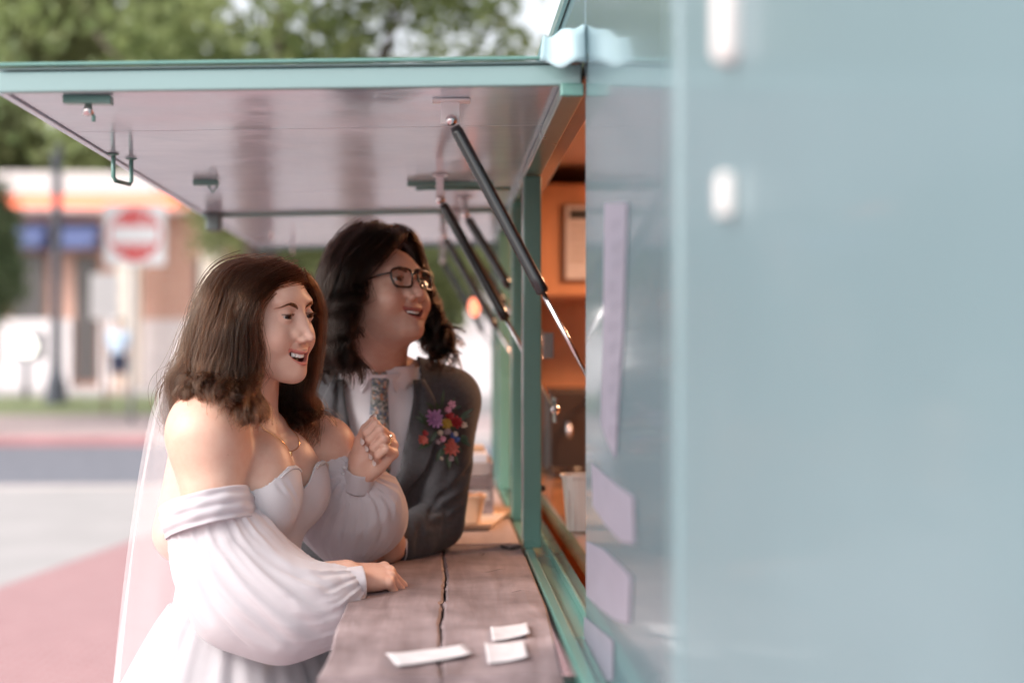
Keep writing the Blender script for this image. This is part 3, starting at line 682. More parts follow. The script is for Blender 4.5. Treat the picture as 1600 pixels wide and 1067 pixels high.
y2 = [3.075 + 1.7 * i / 10 for i in range(11)]
plank('plank', [-.158] * 11, [.0] * 11, y2, cs2, WOODL); plank('plank', [.003] * 11, [.170] * 11, y2, cs2, WOODL)
box('bearer', (-.13, 3.3, CT - .085), (.21, 3.34, CT - .044), TEALD, cs2, .003); box('bearer', (-.13, 4.5, CT - .085), (.21, 4.54, CT - .044), TEALD, cs2, .003)

# white strip and block shaped as wall highlights, and vinyl signs, on the near side; folded sheet at the hatch corner
gr_ = empty('highlight_streak', (WX, 1.03, EYE + .3)); place(gr_, tr)
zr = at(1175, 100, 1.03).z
tube('highlight_strip', [(WX - .005, 1.03, zr), (WX - .005, 1.03, zr + .006), (WX - .005, 1.03, EYE + .50), (WX - .005, 1.03, EYE + .506)], [.008, .0125, .0125, .008], mat('highlight_white', (.72, .70, .69), rough=.2, coat=.3), gr_, 12)
zr = at(1172, 305, 1.04).z; box('highlight_block', (WX - .012, 1.03, zr - .016), (WX - .001, 1.050, zr + .016), _M['highlight_white'], tr, .003)  # white block added as the lower highlight on the panel
def onwall(px, py, x=WX - .0015):
    Y = x * F / (px - 690)
    for _ in range(12):
        p = at(px, py, Y); Y *= 1 + (x - p.x) / x * 1.0
    return at(px, py, Y)
VIN = mat('pink_vinyl', (.23, .22, .275), rough=.35, noise=.15, nscale=30); VIND = mat('mauve_print', (.20, .19, .24), rough=.4)
def decal(name, pts, m_, parent, x=WX - .0015):
    return meshobj(name, [onwall(a, b_, x) for a, b_ in pts], [tuple(range(len(pts)))], m_, parent, smooth=False)
sg_ = empty('vinyl_sign', (WX, 1.85, EYE)); place(sg_, tr)
decal('strip', [(944, 318), (980, 316), (974, 520), (966, 640), (962, 718), (948, 690), (938, 660), (942, 520)], VIN, sg_)
rr = random.Random(5)
for i in range(11):
    y = 345 + i * 32; w0 = rr.uniform(2, 9); x0 = 948 + rr.uniform(0, 6)
    decal('glyph', [(x0, y), (x0 + 8 + w0, y - 3), (x0 + 9 + w0, y + 4), (x0 + 6, y + 8), (x0 + 10, y + 14), (x0 + 2, y + 15)], VIND, sg_, WX - .0022)
for pts in ([(924, 722), (946, 742), (968, 760), (990, 775), (992, 850), (970, 846), (946, 820), (926, 790)], [(916, 845), (944, 858), (972, 885), (986, 900), (984, 975), (960, 968), (936, 950), (916, 930)], [(912, 962), (940, 985), (958, 1000), (958, 1063), (936, 1064), (912, 1050)]):
    decal('patch', pts, VIN, sg_)
CAN = clothmat('pale_cyan_sheet', (.34, .47, .51), trans=.25) if 'clothmat' in globals() else mat('pale_cyan_sheet', (.34, .47, .51), rough=.6)
def fold_fn(u, v):
    x = .146 + .0675 * u + .010 * v * (1 - u); k = min(1, v / .62); m = max(0, (v - .62) / .38)
    y = 2.085 + .012 * math.sin(5 * u + 1) + .02 * k + .22 * m
    z = EYE + .4405 + .058 * k * (1 - .25 * (1 - u)) + .010 * m - .010 * (1 - k) * math.sin(u * 3.1) + .003 * math.sin(u * 11 + v * 4)
    return (x, y, z)
vs = [fold_fn(i / 15, j / 9) for j in range(10) for i in range(16)]
fs_ = [(j * 16 + i, j * 16 + i + 1, (j + 1) * 16 + i + 1, (j + 1) * 16 + i) for j in range(9) for i in range(15)]
o = meshobj('folded_sheet', vs, fs_, CAN, tr); md = o.modifiers.new('t', 'SOLIDIFY'); md.thickness = .003

# interior, lit warm
box('inner_wall', (.27, YE - .10, .42), (2.2, YE - .06, 2.14), PLY, tr)
box('inner_ceiling', (.27, -1.1, 2.125), (2.2, YE - .11, 2.14), mat('cream_board', (.62, .45, .33), rough=.6), tr)
box('inner_back_wall', (2.15, -1.1, .42), (2.2, YE - .11, 2.12), PLY, tr)
box('wall_cupboard', (.30, 4.55, EYE + .20), (1.1, 5.09, EYE + .56), PLY, tr, .006)
ic = box('worktop', (.275, 2.2, CT - .02), (.85, 5.05, CT + .03), mat('varnished_wood', (.40, .17, .07), rough=.22, noise=.35, nscale=3, stretch=(1, 5, 1), coat=.4), tr, .004)
lt = bpy.data.lights.new('cabin_lamp', 'AREA'); lt.energy = 15; lt.size = .35; lt.color = (1, .55, .30)
lo = bpy.data.objects.new('cabin_lamp', lt); C.objects.link(lo); lo.location = (1.0, 3.7, 2.10)
lf = empty('ceiling_lamp', (1.0, 3.7, 2.11), 'warm lamp panel on the ceiling inside the trailer', 'lamp')
box('diffuser', (.80, 3.5, 2.112), (1.2, 3.9, 2.122), mat('warm_glow', (1, .8, .6), rough=.5, emit=(1, .55, .30), estr=4), lf)
# ------------------------------------------------------------------ things on and in the trailer
PAP = mat('receipt_paper', (.60, .55, .56), rough=.8, noise=.16, nscale=40); CARD = mat('brown_card', (.45, .30, .20), rough=.8, noise=.1)
def paper(corners, label, cat='receipt', z=.0, curl=.004, name='receipt'):
    P = [atz(px, py, CT + .003 + z) for px, py in corners]; vs = []; n = 12
    for j in range(n):
        for i in range(n):
            u, v = i / (n - 1), j / (n - 1); p = P[0].lerp(P[1], u).lerp(P[3].lerp(P[2], u), v)
            vs.append((p.x, p.y, p.z + curl * (abs(2 * u - 1) ** 3 * .6 + .3 * (1 + math.sin(v * 5 + u * 3)) * .5)))
    o = meshobj(name, vs, [(j * n + i, j * n + i + 1, (j + 1) * n + i + 1, (j + 1) * n + i) for j in range(n - 1) for i in range(n - 1)], PAP); md = o.modifiers.new('t', 'SOLIDIFY'); md.thickness = .0006; return tag(o, label, cat)
paper([(602, 1024), (725, 1009), (738, 1024), (620, 1042)], 'long white paper slip lying across the crack near the counter edge')
paper([(766, 982), (824, 975), (828, 992), (769, 1003)], 'white paper slip furthest up the counter beside the window sill')
paper([(757, 1008), (819, 1003), (825, 1029), (762, 1038)], 'squarish folded paper slip nearest the camera beside the sill')
# tub on the worktop inside
def frustum(bm, c, r0, r1, z0, z1, n=4, seg=24, sq=.6):
    pass
def tub(name, c, w0, w1, h, mat_, label, cat, th=.003, lip=.004):
    bm = bmesh.new(); x, y, z = c; prof = [(w0 - .004, 0), (w0, .004), (w1, h), (w1 + lip, h + .001), (w1 + lip, h + .006), (w1 - th, h + .006), (w0 - th, .006)]
    rings = []
    for r_, zz in prof:
        ring = []
        for k in range(28):
            a = 2 * math.pi * k / 28 + math.pi / 4; cx_, sy_ = math.cos(a), math.sin(a); m_ = (abs(cx_) ** 4 + abs(sy_) ** 4) ** -.25
            ring.append(bm.verts.new((x + cx_ * m_ * r_, y + sy_ * m_ * r_, z + zz)))
        rings.append(ring)
    for a, b_ in zip(rings, rings[1:]):
        for k in range(28): bm.faces.new((a[k], a[(k + 1) % 28], b_[(k + 1) % 28], b_[k]))
    bm.faces.new(rings[0][::-1]); bm.faces.new(rings[-1])
    e = empty(name, (x, y, z), label, cat); bmobj('body', bm, mat_, e); return e
t = tub('tub', (.305, 3.05, CT + .030), .036, .046, .115, mat('ribbed_white_plastic', (.66, .60, .56), rough=.35), 'tapered white tub standing on the worktop just inside the window', 'tub')
for k in range(7):
    a = -.038 + .0125 * k; box('rib', (.305 + a * .86 - .001, 3.05 - .0405, CT + .04), (.305 + a - .001 + .002, 3.05 - .038, CT + .12), mat('ribbed_white_plastic'), t)
# dark appliance and things at the end of the worktop
e = empty('coffee_machine', (.42, 4.6, CT + .03), 'dark brown machine at the far end of the worktop inside', 'machine')
MD = mat('dark_machine', (.035, .022, .018), rough=.35)
box('housing', (.335, 4.5, CT + .031), (.50, 4.85, CT + .30), MD, e, .01); box('drip_tray', (.34, 4.36, CT + .031), (.50, 4.497, CT + .055), MD, e, .004)
tube('spout', [(.40, 4.50, CT + .2), (.40, 4.44, CT + .19), (.40, 4.44, CT + .15)], .008, CHROME, e); tube('lever', [(.46, 4.50, CT + .26), (.47, 4.42, CT + .30), (.485, 4.38, CT + .29)], .006, MD, e)
e = empty('saucepan', (.40, 4.1, CT + .03), 'small dark pan on the worktop in front of the machine', 'pan')
bm = bmesh.new(); add_lathe(bm, [(.045, 0), (.05, .004), (.052, .05), (.055, .052), (.049, .048), (.046, .006)], (.41, 4.1, CT + .0305), 24); bmobj('bowl', bm, MD, e, True); tube('handle', [(.36, 4.09, CT + .07), (.30, 4.06, CT + .085)], .006, MD, e)
# framed notice on the end wall
e = empty('framed_notice', tuple(at(898, 385, 4.54)), 'white framed notice with a dark heading on the orange cupboard inside', 'notice')
a = at(880, 318, 4.53); b_ = at(935, 440, 4.53)
box('frame', (a.x, 4.530, b_.z), (b_.x, 4.546, a.z), mat('wood_frame', (.22, .10, .05), rough=.5), e, .003); box('sheet', (a.x + .008, 4.526, b_.z + .008), (b_.x - .008, 4.5295, a.z - .008), PAP, e)
box('heading', (a.x + .02, 4.5245, a.z - .05), (b_.x - .02, 4.5258, a.z - .02), mat('black_ink', (.03, .03, .03), rough=.7), e)
for k in range(6): box('text_line', (a.x + .02, 4.5245, a.z - .075 - .022 * k), (b_.x - .02 - .01 * (k % 3), 4.5258, a.z - .069 - .022 * k), mat('grey_ink', (.35, .28, .26), rough=.7), e)
# knob on the sill
e = empty('sill_knob', (.235, 3.00, EYE), 'small dark window catch on the inner edge of the hatch post', 'catch')
p = at(847, 762, 3.10); bm = bmesh.new(); add_lathe(bm, [(.004, 0), (.008, .003), (.008, .012), (.005, .015)], (p.x, 3.10, p.z - .008), 14); bmobj('knob', bm, MD, e, True); tube('pin', [(p.x - .002, 3.10, p.z), (p.x - .018, 3.09, p.z)], .003, STEEL, e)
# the second counter: crate, food tub, paper tray
a, b_ = at(722, 824, 3.60), at(766, 728, 3.60)
e = empty('wooden_crate', (a.x, 3.7, CT), 'grey weathered wooden crate on the farther counter beside the post', 'crate')
for k in range(4):
    z0 = CT + .003 + k * .034; box('slat', (a.x - .02, 3.60, z0), (b_.x, 3.608, z0 + .031), WOODL if k % 2 else WOOD, e, .001); box('slat', (a.x - .02, 3.86, z0), (b_.x, 3.868, z0 + .031), WOODL, e, .001)
box('side', (b_.x + .0005, 3.60, CT + .003), (b_.x + .008, 3.868, CT + .136), WOOD, e, .001); box('side', (a.x - .0285, 3.60, CT + .003), (a.x - .0205, 3.868, CT + .136), WOOD, e, .001); box('base', (a.x - .02, 3.609, CT + .003), (b_.x, 3.859, CT + .009), WOOD, e)
o = box('napkin_stack', (a.x - .01, 3.63, CT + .010), (b_.x - .006, 3.84, CT + .158), mat('napkin_white', (.78, .74, .78), rough=.9, noise=.05), None, .003); tag(o, 'stack of white napkins filling the grey crate', 'napkins')
o = box('card_lid', (a.x + .0, 3.66, CT + .1585), (b_.x - .012, 3.80, CT + .170), CARD, None, .002); tag(o, 'brown card lid on top of the napkin stack', 'lid')
a = at(734, 815, 3.42)
t = tub('food_tub', (a.x, 3.42, CT + .0045), .026, .036, .062, mat('kraft_cream', (.66, .50, .38), rough=.6), 'cream paper tub of fried food on the tray beyond the man', 'food tub')
rr = random.Random(8); FRY = mat('fried_batter', (.50, .24, .12), rough=.7, noise=.3, nscale=90)
for k in range(9):
    x = a.x + rr.uniform(-.022, .022); y = 3.42 + rr.uniform(-.022, .022); z = CT + .062 + rr.uniform(0, .010)
    bm = bmesh.new(); bmesh.ops.create_icosphere(bm, subdivisions=2, radius=.012)
    for v in bm.verts: v.co = Vector((v.co.x * 1.2, v.co.y, v.co.z * .8)) * (1 + .18 * math.sin(v.co.x * 700 + k) * math.cos(v.co.y * 600)) + Vector((x, y, z))
    bmobj('fried_piece', bm, FRY, t, True)
bm = bmesh.new(); A = [atz(px, py, CT + .003) for px, py in ((690, 828), (765, 827), (800, 800), (712, 798))]
vv = [bm.verts.new(p) for p in A] + [bm.verts.new(p + Vector((.006 * (1 if i in (1, 2) else -1), .006 * (1 if i > 1 else -1), .012))) for i, p in enumerate(A)]
bm.faces.new(vv[:4])
for i in range(4): bm.faces.new((vv[i], vv[(i + 1) % 4], vv[4 + (i + 1) % 4], vv[4 + i]))
o = bmobj('paper_tray', bm, mat('kraft_cream')); md = o.modifiers.new('t', 'SOLIDIFY'); md.thickness = .0015; tag(o, 'shallow cream card tray under the tub of fried food', 'tray')
# glowing lamp that hangs at the far hatch
p = at(741, 479, 4.6)
e = empty('hanging_lamp', tuple(p), 'small glowing orange pink bulb hanging at the far hatch', 'lamp')
bm = bmesh.new(); add_lathe(bm, [(.004, -.034), (.014, -.026), (.020, -.004), (.017, .016), (.008, .028)], p, 18); bmobj('bulb', bm, mat('amber_bulb', (1, .45, .3), rough=.3, emit=(1, .22, .12), estr=.85), e, True)
tube('cap', [p + Vector((0, 0, .0285)), p + Vector((0, 0, .045))], .008, MD, e, 10); tube('flex', [p + Vector((0, 0, .046)), (p.x, p.y, z2f(p.x) - .002)], .0016, MD, e, 6)
# ------------------------------------------------------------------ heads (shared anatomy)
def face_frame(center, yaw, pitch=0, roll=0):
    """yaw: degrees the face turns from +X towards the camera; local axes: +x subject's right, +y forward, +z up"""
    a = rad(yaw); f = Vector((math.cos(a), -math.sin(a), 0)); u = Vector((0, 0, 1)); r = f.cross(u)
    M = Matrix((r, f, u)).transposed()
    M = M @ Matrix.Rotation(rad(pitch), 3, 'X') @ Matrix.Rotation(rad(roll), 3, 'Y')
    return np.array(M), np.array(center, float)

ZT = -.0640
def build_head(S, g):
    """adds a head to S in its current frame. g: dict of proportions"""
    k = S.k
    wd = g.get('w', 1.0); jaw = g.get('jaw', 0.0); ch = g.get('cheek', 0.0)
    S.ell((0, -.016, .022), (.069 * wd, .086, .064), k=0)
    S.ell((0, .018, -.012), (.064 * wd, .068, .088), k=.03)
    S.ell((0, .034, .031), (.054 * wd, .046, .040), k=.022)           # forehead
    for s in (1, -1):
        S.ell((s * .041 * wd, .050, -.036), (.024, .026 + ch, .026 + ch), k=.022)      # cheek apple
        S.cone((s * (.050 + jaw) * wd, -.008, -.062), (s * (.020 + jaw * .5), .056, -.098), .017 + ch * .7, .014, k=.028)   # jaw line
        S.ell((s * .028, .070, .024), (.020, .012, .008), k=.016)      # brow ridge
    for s in (1, -1): S.ell((s * .042 * wd, .026, -.058), (.020, .034, .030), k=.025)
    S.ell((0, .058, -.070), (.034, .030, .040), k=.022)               # muzzle
    S.ell((0, .072, -.101), (.017, .015, .014), k=.018)               # chin
    # eye sockets
    for s in (1, -1):
        S.ell((s * .033, .101, .001), (.019, .019, .0115), k=.014, op='s')
        S.ell((s * .017, .096, .003), (.007, .010, .011), k=.009, op='s')
    # nose
    nl = g.get('nose', 1.0); nz = g.get('nz', 0.0); nr = g.get('nr', 1.0)
    S.chain([(0, .079, .010), (0, .0895, -.010), (0, .1045 * nl, -.034 + nz)], [.0070, .0068, .0066 * nr], k=.012, kin=.006)
    S.ell((0, .1045 * nl, -.0375 + nz), (.0082 * nr, .0082, .0068), k=.006)
    S.ell((0, .0845, -.021 + nz), (.0130 * nr, .0140, .0200), k=.010)
    for s in (1, -1):
        S.ell((s * .0118 * nr, .0935, -.0405 + nz), (.0066 * nr, .0095, .0062), k=.007)
        S.ell((s * .0145, .0835, -.031 + nz), (.0085, .0095, .0085), k=.010)
        S.ell((s * .0062, .0985, -.0465 + nz), (.0032, .0050, .0026), k=.003, op='s')
        S.groove([(s * .0150 * nr, .0955, -.0335 + nz), (s * .0195 * nr, .089, -.037 + nz), (s * .0185 * nr, .086, -.0445 + nz)], .0022, .0011)
        S.groove([(s * .0215, .083, -.046), (s * .027, .082, -.053), (s * .033, .074, -.064)], .0042, .0016 * g.get('fold', 1))
        S.ell((s * .040 * wd, .060, -.044), (.016, .014 + ch, .014 + ch), k=.018)
    S.groove([(0, .094, -.049), (0, .092, -.055)], .0026, .0008)
    # mouth: bulges, then the opening
    mw = g.get('mouth', .025); mo = g.get('open', .0062); up = g.get('mcorner', .006)
    N = 11
    zt = ZT
    def arc(z0, lift, w, y0, yb):
        P = []
        for i in range(N):
            t = -1 + 2 * i / (N - 1)
            P.append((t * w, y0 - yb * t * t, z0 + lift * t * t))
        return P
    sh = [max(.3, (1 - (-1 + 2 * i / (N - 1)) ** 2) ** .6) for i in range(N)]
    S.chain(arc(zt + .0004, up, mw, .0895, .020), [.0040 * q * g.get('ul', 1) for q in sh], k=.006, kin=.002)
    S.chain(arc(zt - 2 * mo - .0035, up + 2 * mo, mw * .96, .0872, .020), [.0052 * q for q in sh], k=.006, kin=.002)
    P = arc(zt - mo - .0022, up + .6 * mo, mw * .90, .0925, .019)
    mo2 = [mo * (.12 + .88 * q) for q in [max(0, 1 - (-1 + 2 * i / (N - 1)) ** 2) ** .7 for i in range(N)]]
    for i in range(N - 1):
        S.cone(P[i], P[i + 1], mo2[i], mo2[i + 1], k=.0015, op='s')
    P2 = [(p[0] * .93, p[1] - .010, p[2]) for p in P]
    for i in range(1, N - 2):
        S.cone(P2[i], P2[i + 1], mo2[i], mo2[i + 1], k=.001, op='s')
    S.groove([(-.012, .078, zt - 2 * mo - .013), (.012, .078, zt - 2 * mo - .013)], .005, .0014)
    for s in (1, -1): S.groove([(s * mw * 1.03, .072, zt + up - .004), (s * mw * 1.06, .070, zt + up - .008)], .003, .0009)
    # eyelids, then the slit between them
    eo = g.get('eye', .0042)
    for s in (1, -1):
        e = np.array((s * .0315, .0735, .0)) 
        S.ell(e, .0138, k=.004)
        S.ell(e + (0, .010, -.0012), (.0130, .012, eo), rot=(0, s * -6, 0), k=.0012, op='s')
        S.groove([e + (s * -.011, .0095, .0066), e + (0, .0120, .0082), e + (s * .012, .0075, .0062)], .0016, .0011)   # lid crease
        S.groove([e + (s * -.010, .0095, -.0075), e + (s * .004, .0115, -.0100), e + (s * .014, .006, -.006)], .0022, .0007)
        S.ell((s * .074 * wd, -.010, -.006), (.010, .018, .030), k=.006)        # ear
        S.ell((s * .082 * wd, -.004, -.006), (.006, .010, .018), k=.005, op='s')
def eyeballs(fr, mats, parent, look=(0, 0)):
    R, t = fr
    for s in (1, -1):
        e = np.array((s * .0315, .0735, 0.0))
        bm = bmesh.new()
        bmesh.ops.create_uvsphere(bm, u_segments=28, v_segments=20, radius=.0124)
        # pole along +y, turned to the gaze
        A = Matrix.Rotation(rad(-90), 4, 'X'); G = Matrix.Rotation(rad(look[0]), 4, 'Z') @ Matrix.Rotation(rad(look[1]), 4, 'X')
        for f in bm.faces:
            zc = f.calc_center_median().z / .0124
            f.material_index = 2 if zc > .94 else (1 if zc > .80 else 0)
        for v in bm.verts:
            v.co = Vector(R @ (np.array(G @ A @ v.co) + e) + t)
        for f in bm.faces: f.smooth = True
        me = bpy.data.meshes.new('eye'); bm.to_mesh(me); bm.free()
        for m in mats: me.materials.append(m)
        o = bpy.data.objects.new('eye', me); C.objects.link(o); place(o, parent)
def teeth(fr, mat_, parent, z=-.0660, h=.0066, y=.0852, n=8, w=.0235, curve=.018, lift=.005):
    R, t = fr; bm = bmesh.new()
    for i in range(n):
        u = (i + .5) / n * 2 - 1; hw = w / n * 1.10
        yy = y - curve * u * u; ang = math.atan(-2 * curve * u / w)
        c = Vector((u * w, yy, z + lift * u * u - h / 2 + .001))
        hh = h * (1 if abs(u) < .3 else .86)
        M = Matrix.Translation(c) @ Matrix.Rotation(ang, 4, 'Z')
        add_box(bm, (-hw, -.003, -hh / 2 - .0012), (hw, .0015, hh / 2 + .002), .0008, M)
    for v in bm.verts: v.co = Vector(R @ np.array(v.co) + t)
    return bmobj('teeth', bm, mat_, parent, smooth=True)
def brow(fr, surf, s, pts, mat_, parent, n=260, w=.0028, seed=1):
    """eyebrow of short hairs laid on the skin along pts (local x, z)"""
    r = np.random.default_rng(seed); R, t = fr; P = catmull([(p[0], 0, p[1]) for p in pts], 40); out = []
    for i in range(n):
        u = r.random(); j = min(38, int(u * 39)); p = P[j] * (1); d = P[j + 1] - P[j]; d = d / np.linalg.norm(d)
        taper = (1 - u) ** .5 if u > .5 else 1
        p = p + np.array((0, 0, (r.random() - .5) * 2 * w * max(.25, taper)))
        L = .005 + .003 * r.random(); st = []
        for q in range(4):
            a = p + d * L * q / 3 + np.array((0, 0, .0012 * (1 - u) * q / 3))
            wa = R @ (a * (s, 1, 1) + np.array((0, .16, 0))) + t
            hit = surf.ray_cast(Vector(wa), Vector(R @ np.array((0, -1, 0))))
            if hit[0] is None: break
            st.append(np.array(hit[0]) + np.array(hit[1]) * (.0004 + .0004 * q))
        if len(st) == 4: out.append(st)
    print('brow', len(out))
    return hair('eyebrow', np.array(out), mat_, parent, .00022, .0001)
def bvh_of(o):
    me = o.data
    V = [v.co.copy() for v in me.vertices]
    return BVHTree.FromPolygons(V, [tuple(p.vertices) for p in me.polygons])

# ------------------------------------------------------------------ hands
def hand_frame(wrist, y, back, left):
    y = np.array(y, float); y /= np.linalg.norm(y); b = np.array(back, float); b -= y * (b @ y); b /= np.linalg.norm(b)
    x = np.cross(y, b) if left else np.cross(b, y)
    return np.stack([x, y, b], 1), np.array(wrist, float)      # x towards the thumb, y towards the fingers, z back of the hand
def build_hand(S, fr, curls, thumb, sc=1.0, k=.006, spread=(2, 0, -2, -5)):
    """curls: four triples of joint angles in degrees; thumb: four local points. returns fingertip frames"""
    R, t = fr; S.frame(R * 1.0, t); z = sc
    base = [(.026, .086, .002), (.008, .090, .004), (-.010, .086, .003), (-.0265, .078, -.001)]
    Ls = [(.042, .024, .019), (.046, .028, .020), (.042, .027, .020), (.033, .020, .018)]
    rs = [.0094, .0095, .0091, .0082]
    tips = []
    S.ell((-.001 * z, .045 * z, -.003 * z), (.036 * z, .046 * z, .0135 * z), k=.02)
    S.ell((.020 * z, .030 * z, -.011 * z), (.016 * z, .030 * z, .014 * z), rot=(0, 0, -18), k=.016)
    S.ell((-.022 * z, .034 * z, -.009 * z), (.013 * z, .034 * z, .013 * z), k=.016)
    for i in range(4):
        b = np.array(base[i]) * z
        S.cone((b[0] * .45, .005 * z, 0), b, .011 * z, rs[i] * 1.12 * z, k=.010)
        ang = 0; p = b; sp = rad(spread[i]); q = [p]
        for L, c in zip(Ls[i], curls[i]):
            ang += rad(c); d = np.array((math.sin(sp) * math.cos(ang), math.cos(ang) * math.cos(sp), -math.sin(ang)))
            p = p + d * L * z; q.append(p)
        S.ell(q[0] + (0, 0, .002 * z), .0098 * z * rs[i] / .0088, k=.005)
        S.chain(q, [rs[i] * 1.08 * z, rs[i] * z, rs[i] * .92 * z, rs[i] * .80 * z], k=.0045, kin=.003)
        tips.append((q[-1], d, np.array((0, math.sin(ang), math.cos(ang))), rs[i] * z))
    th = [np.array(p) * z for p in thumb]
    S.chain(th, [.0145 * z, .0118 * z, .0100 * z, .0082 * z], k=.010, kin=.004)
    d = th[-1] - th[-2]; d /= np.linalg.norm(d); tips.append((th[-1], d, None, .0088 * z))
    return tips
def nails(fr, tips, mat_, parent, tz=(0, 0, 1)):
    R, t = fr
    for (p, d, n, r) in tips:
        if n is None: n = np.array(tz, float)
        n = n - d * (n @ d); n /= np.linalg.norm(n); x = np.cross(d, n)
        vs, fs = [], []
        for a in range(6):
            u = a / 5
            for b in range(7):
                v = b / 6 * 2 - 1; hw = .82 * (1 - .35 * max(0, u - .6) ** 1 / .4) * (.75 + .25 * min(1, u * 4)); th = v * hw
                vs.append(R @ (p + d * r * (-.75 + 1.75 * u) + (x * math.sin(th) + n * math.cos(th)) * r * 1.035) + t)
        for a in range(5):
            for b in range(6): fs.append((a * 7 + b, a * 7 + b + 1, a * 7 + b + 8, a * 7 + b + 7))
        meshobj('nail', vs, fs, mat_, parent)

def lashes(fr, s, eo, mat_, parent, n=90, L=.0058):
    R, t = fr; r = np.random.default_rng(3); e = np.array((s * .0315, .0735, 0)); out = []
    for i in range(n):
        u = r.random() * 2 - 1; x = .0128 * u; z = -.0012 + eo * math.sqrt(max(0, 1 - u * u)) + .0006; y = math.sqrt(max(1e-6, .0140 ** 2 - x * x - z * z)); b = e + (x, y, z)
        ln = L * (.7 + .5 * r.random()) * (.6 + .4 * (u * s + 1) / 2 + .2); d = np.array((x * 22 * .02, .8, -.15)); st = []
        for q in range(5):
            w_ = q / 4; st.append(R @ (b + np.array((x * .15 * w_, .0056 * w_ * ln / .0075, (-.0012 * w_ + .0052 * w_ * w_) * ln / .0075))) + t)
        out.append(st)
    return hair('eyelash', np.array(out), mat_, parent, .00026, .00008)
# ------------------------------------------------------------------ shared cloth, skin and hair helpers
def V3(p): return np.array(p, float)
def skinmat(name, mott=.12, bump=.22):
    m = mat(name, (.6, .4, .3), rough=.46, spec=.42, attr=True, bump=bump, bscale=1400, bdist=.0005, sss=.07, ssscale=.010)
    nt = m.node_tree; N = nt.nodes; L = nt.links; b = N['Principled BSDF']; src = b.inputs['Base Color'].links[0].from_socket
    tc = N.new('ShaderNodeTexCoord'); n1 = N.new('ShaderNodeTexNoise'); n1.inputs['Scale'].default_value = 45; n1.inputs['Detail'].default_value = 8; n1.inputs['Roughness'].default_value = .65; L.new(tc.outputs['Object'], n1.inputs['Vector'])
    mr = N.new('ShaderNodeMapRange'); mr.inputs[1].default_value = .35; mr.inputs[2].default_value = .65; L.new(n1.outputs[0], mr.inputs[0])
    mx = N.new('ShaderNodeMix'); mx.data_type = 'RGBA'; mx.blend_type = 'MULTIPLY'; mx.inputs[0].default_value = 1
    mc = N.new('ShaderNodeMix'); mc.data_type = 'RGBA'; mc.inputs[6].default_value = (1, 1, 1, 1); mc.inputs[7].default_value = (1 - mott * .4, 1 - mott, 1 - mott * 1.1, 1); L.new(mr.outputs[0], mc.inputs[0])
    L.new(src, mx.inputs[6]); L.new(mc.outputs[2], mx.inputs[7])
    vo = N.new('ShaderNodeTexVoronoi'); vo.inputs['Scale'].default_value = 26; L.new(tc.outputs['Object'], vo.inputs['Vector'])      # a few moles and freckles
    lt = N.new('ShaderNodeMapRange'); lt.inputs[1].default_value = .035; lt.inputs[2].default_value = .055; lt.inputs[3].default_value = .45; lt.inputs[4].default_value = 0; L.new(vo.outputs['Distance'], lt.inputs[0])
    gt = N.new('ShaderNodeSeparateColor'); L.new(vo.outputs['Color'], gt.inputs[0]); g2 = N.new('ShaderNodeMath'); g2.operation = 'GREATER_THAN'; g2.inputs[1].default_value = .80; L.new(gt.outputs[0], g2.inputs[0])
    ml = N.new('ShaderNodeMath'); ml.operation = 'MULTIPLY'; L.new(lt.outputs[0], ml.inputs[0]); L.new(g2.outputs[0], ml.inputs[1])
    m2 = N.new('ShaderNodeMix'); m2.data_type = 'RGBA'; L.new(ml.outputs[0], m2.inputs[0]); L.new(mx.outputs[2], m2.inputs[6]); m2.inputs[7].default_value = (.20, .09, .05, 1); L.new(m2.outputs[2], b.inputs['Base Color'])
    rr = N.new('ShaderNodeMapRange'); rr.inputs[3].default_value = .36; rr.inputs[4].default_value = .56; L.new(n1.outputs[0], rr.inputs[0]); L.new(rr.outputs[0], b.inputs['Roughness'])
    return m
SKIN = skinmat('skin_fair')
EYEW = mat('eye_white', (.48, .44, .42), rough=.15); IRIS = mat('iris_brown', (.035, .018, .010), rough=.1); PUP = mat('pupil', (.004, .004, .004), rough=.05)
TEETH = mat('tooth_enamel', (.85, .82, .77), rough=.2)
BROWH = hairmat('brow_brown', (.045, .024, .015), (.09, .048, .03))
HAIRB = hairmat('hair_brown', (.009, .0040, .0024), (.066, .029, .015))
def local(fr, P): return (P - fr[1]) @ fr[0]
def gauss(P, c, r): 
    q = (P - np.array(c)) / np.array(r); return np.exp(-(q * q).sum(1))
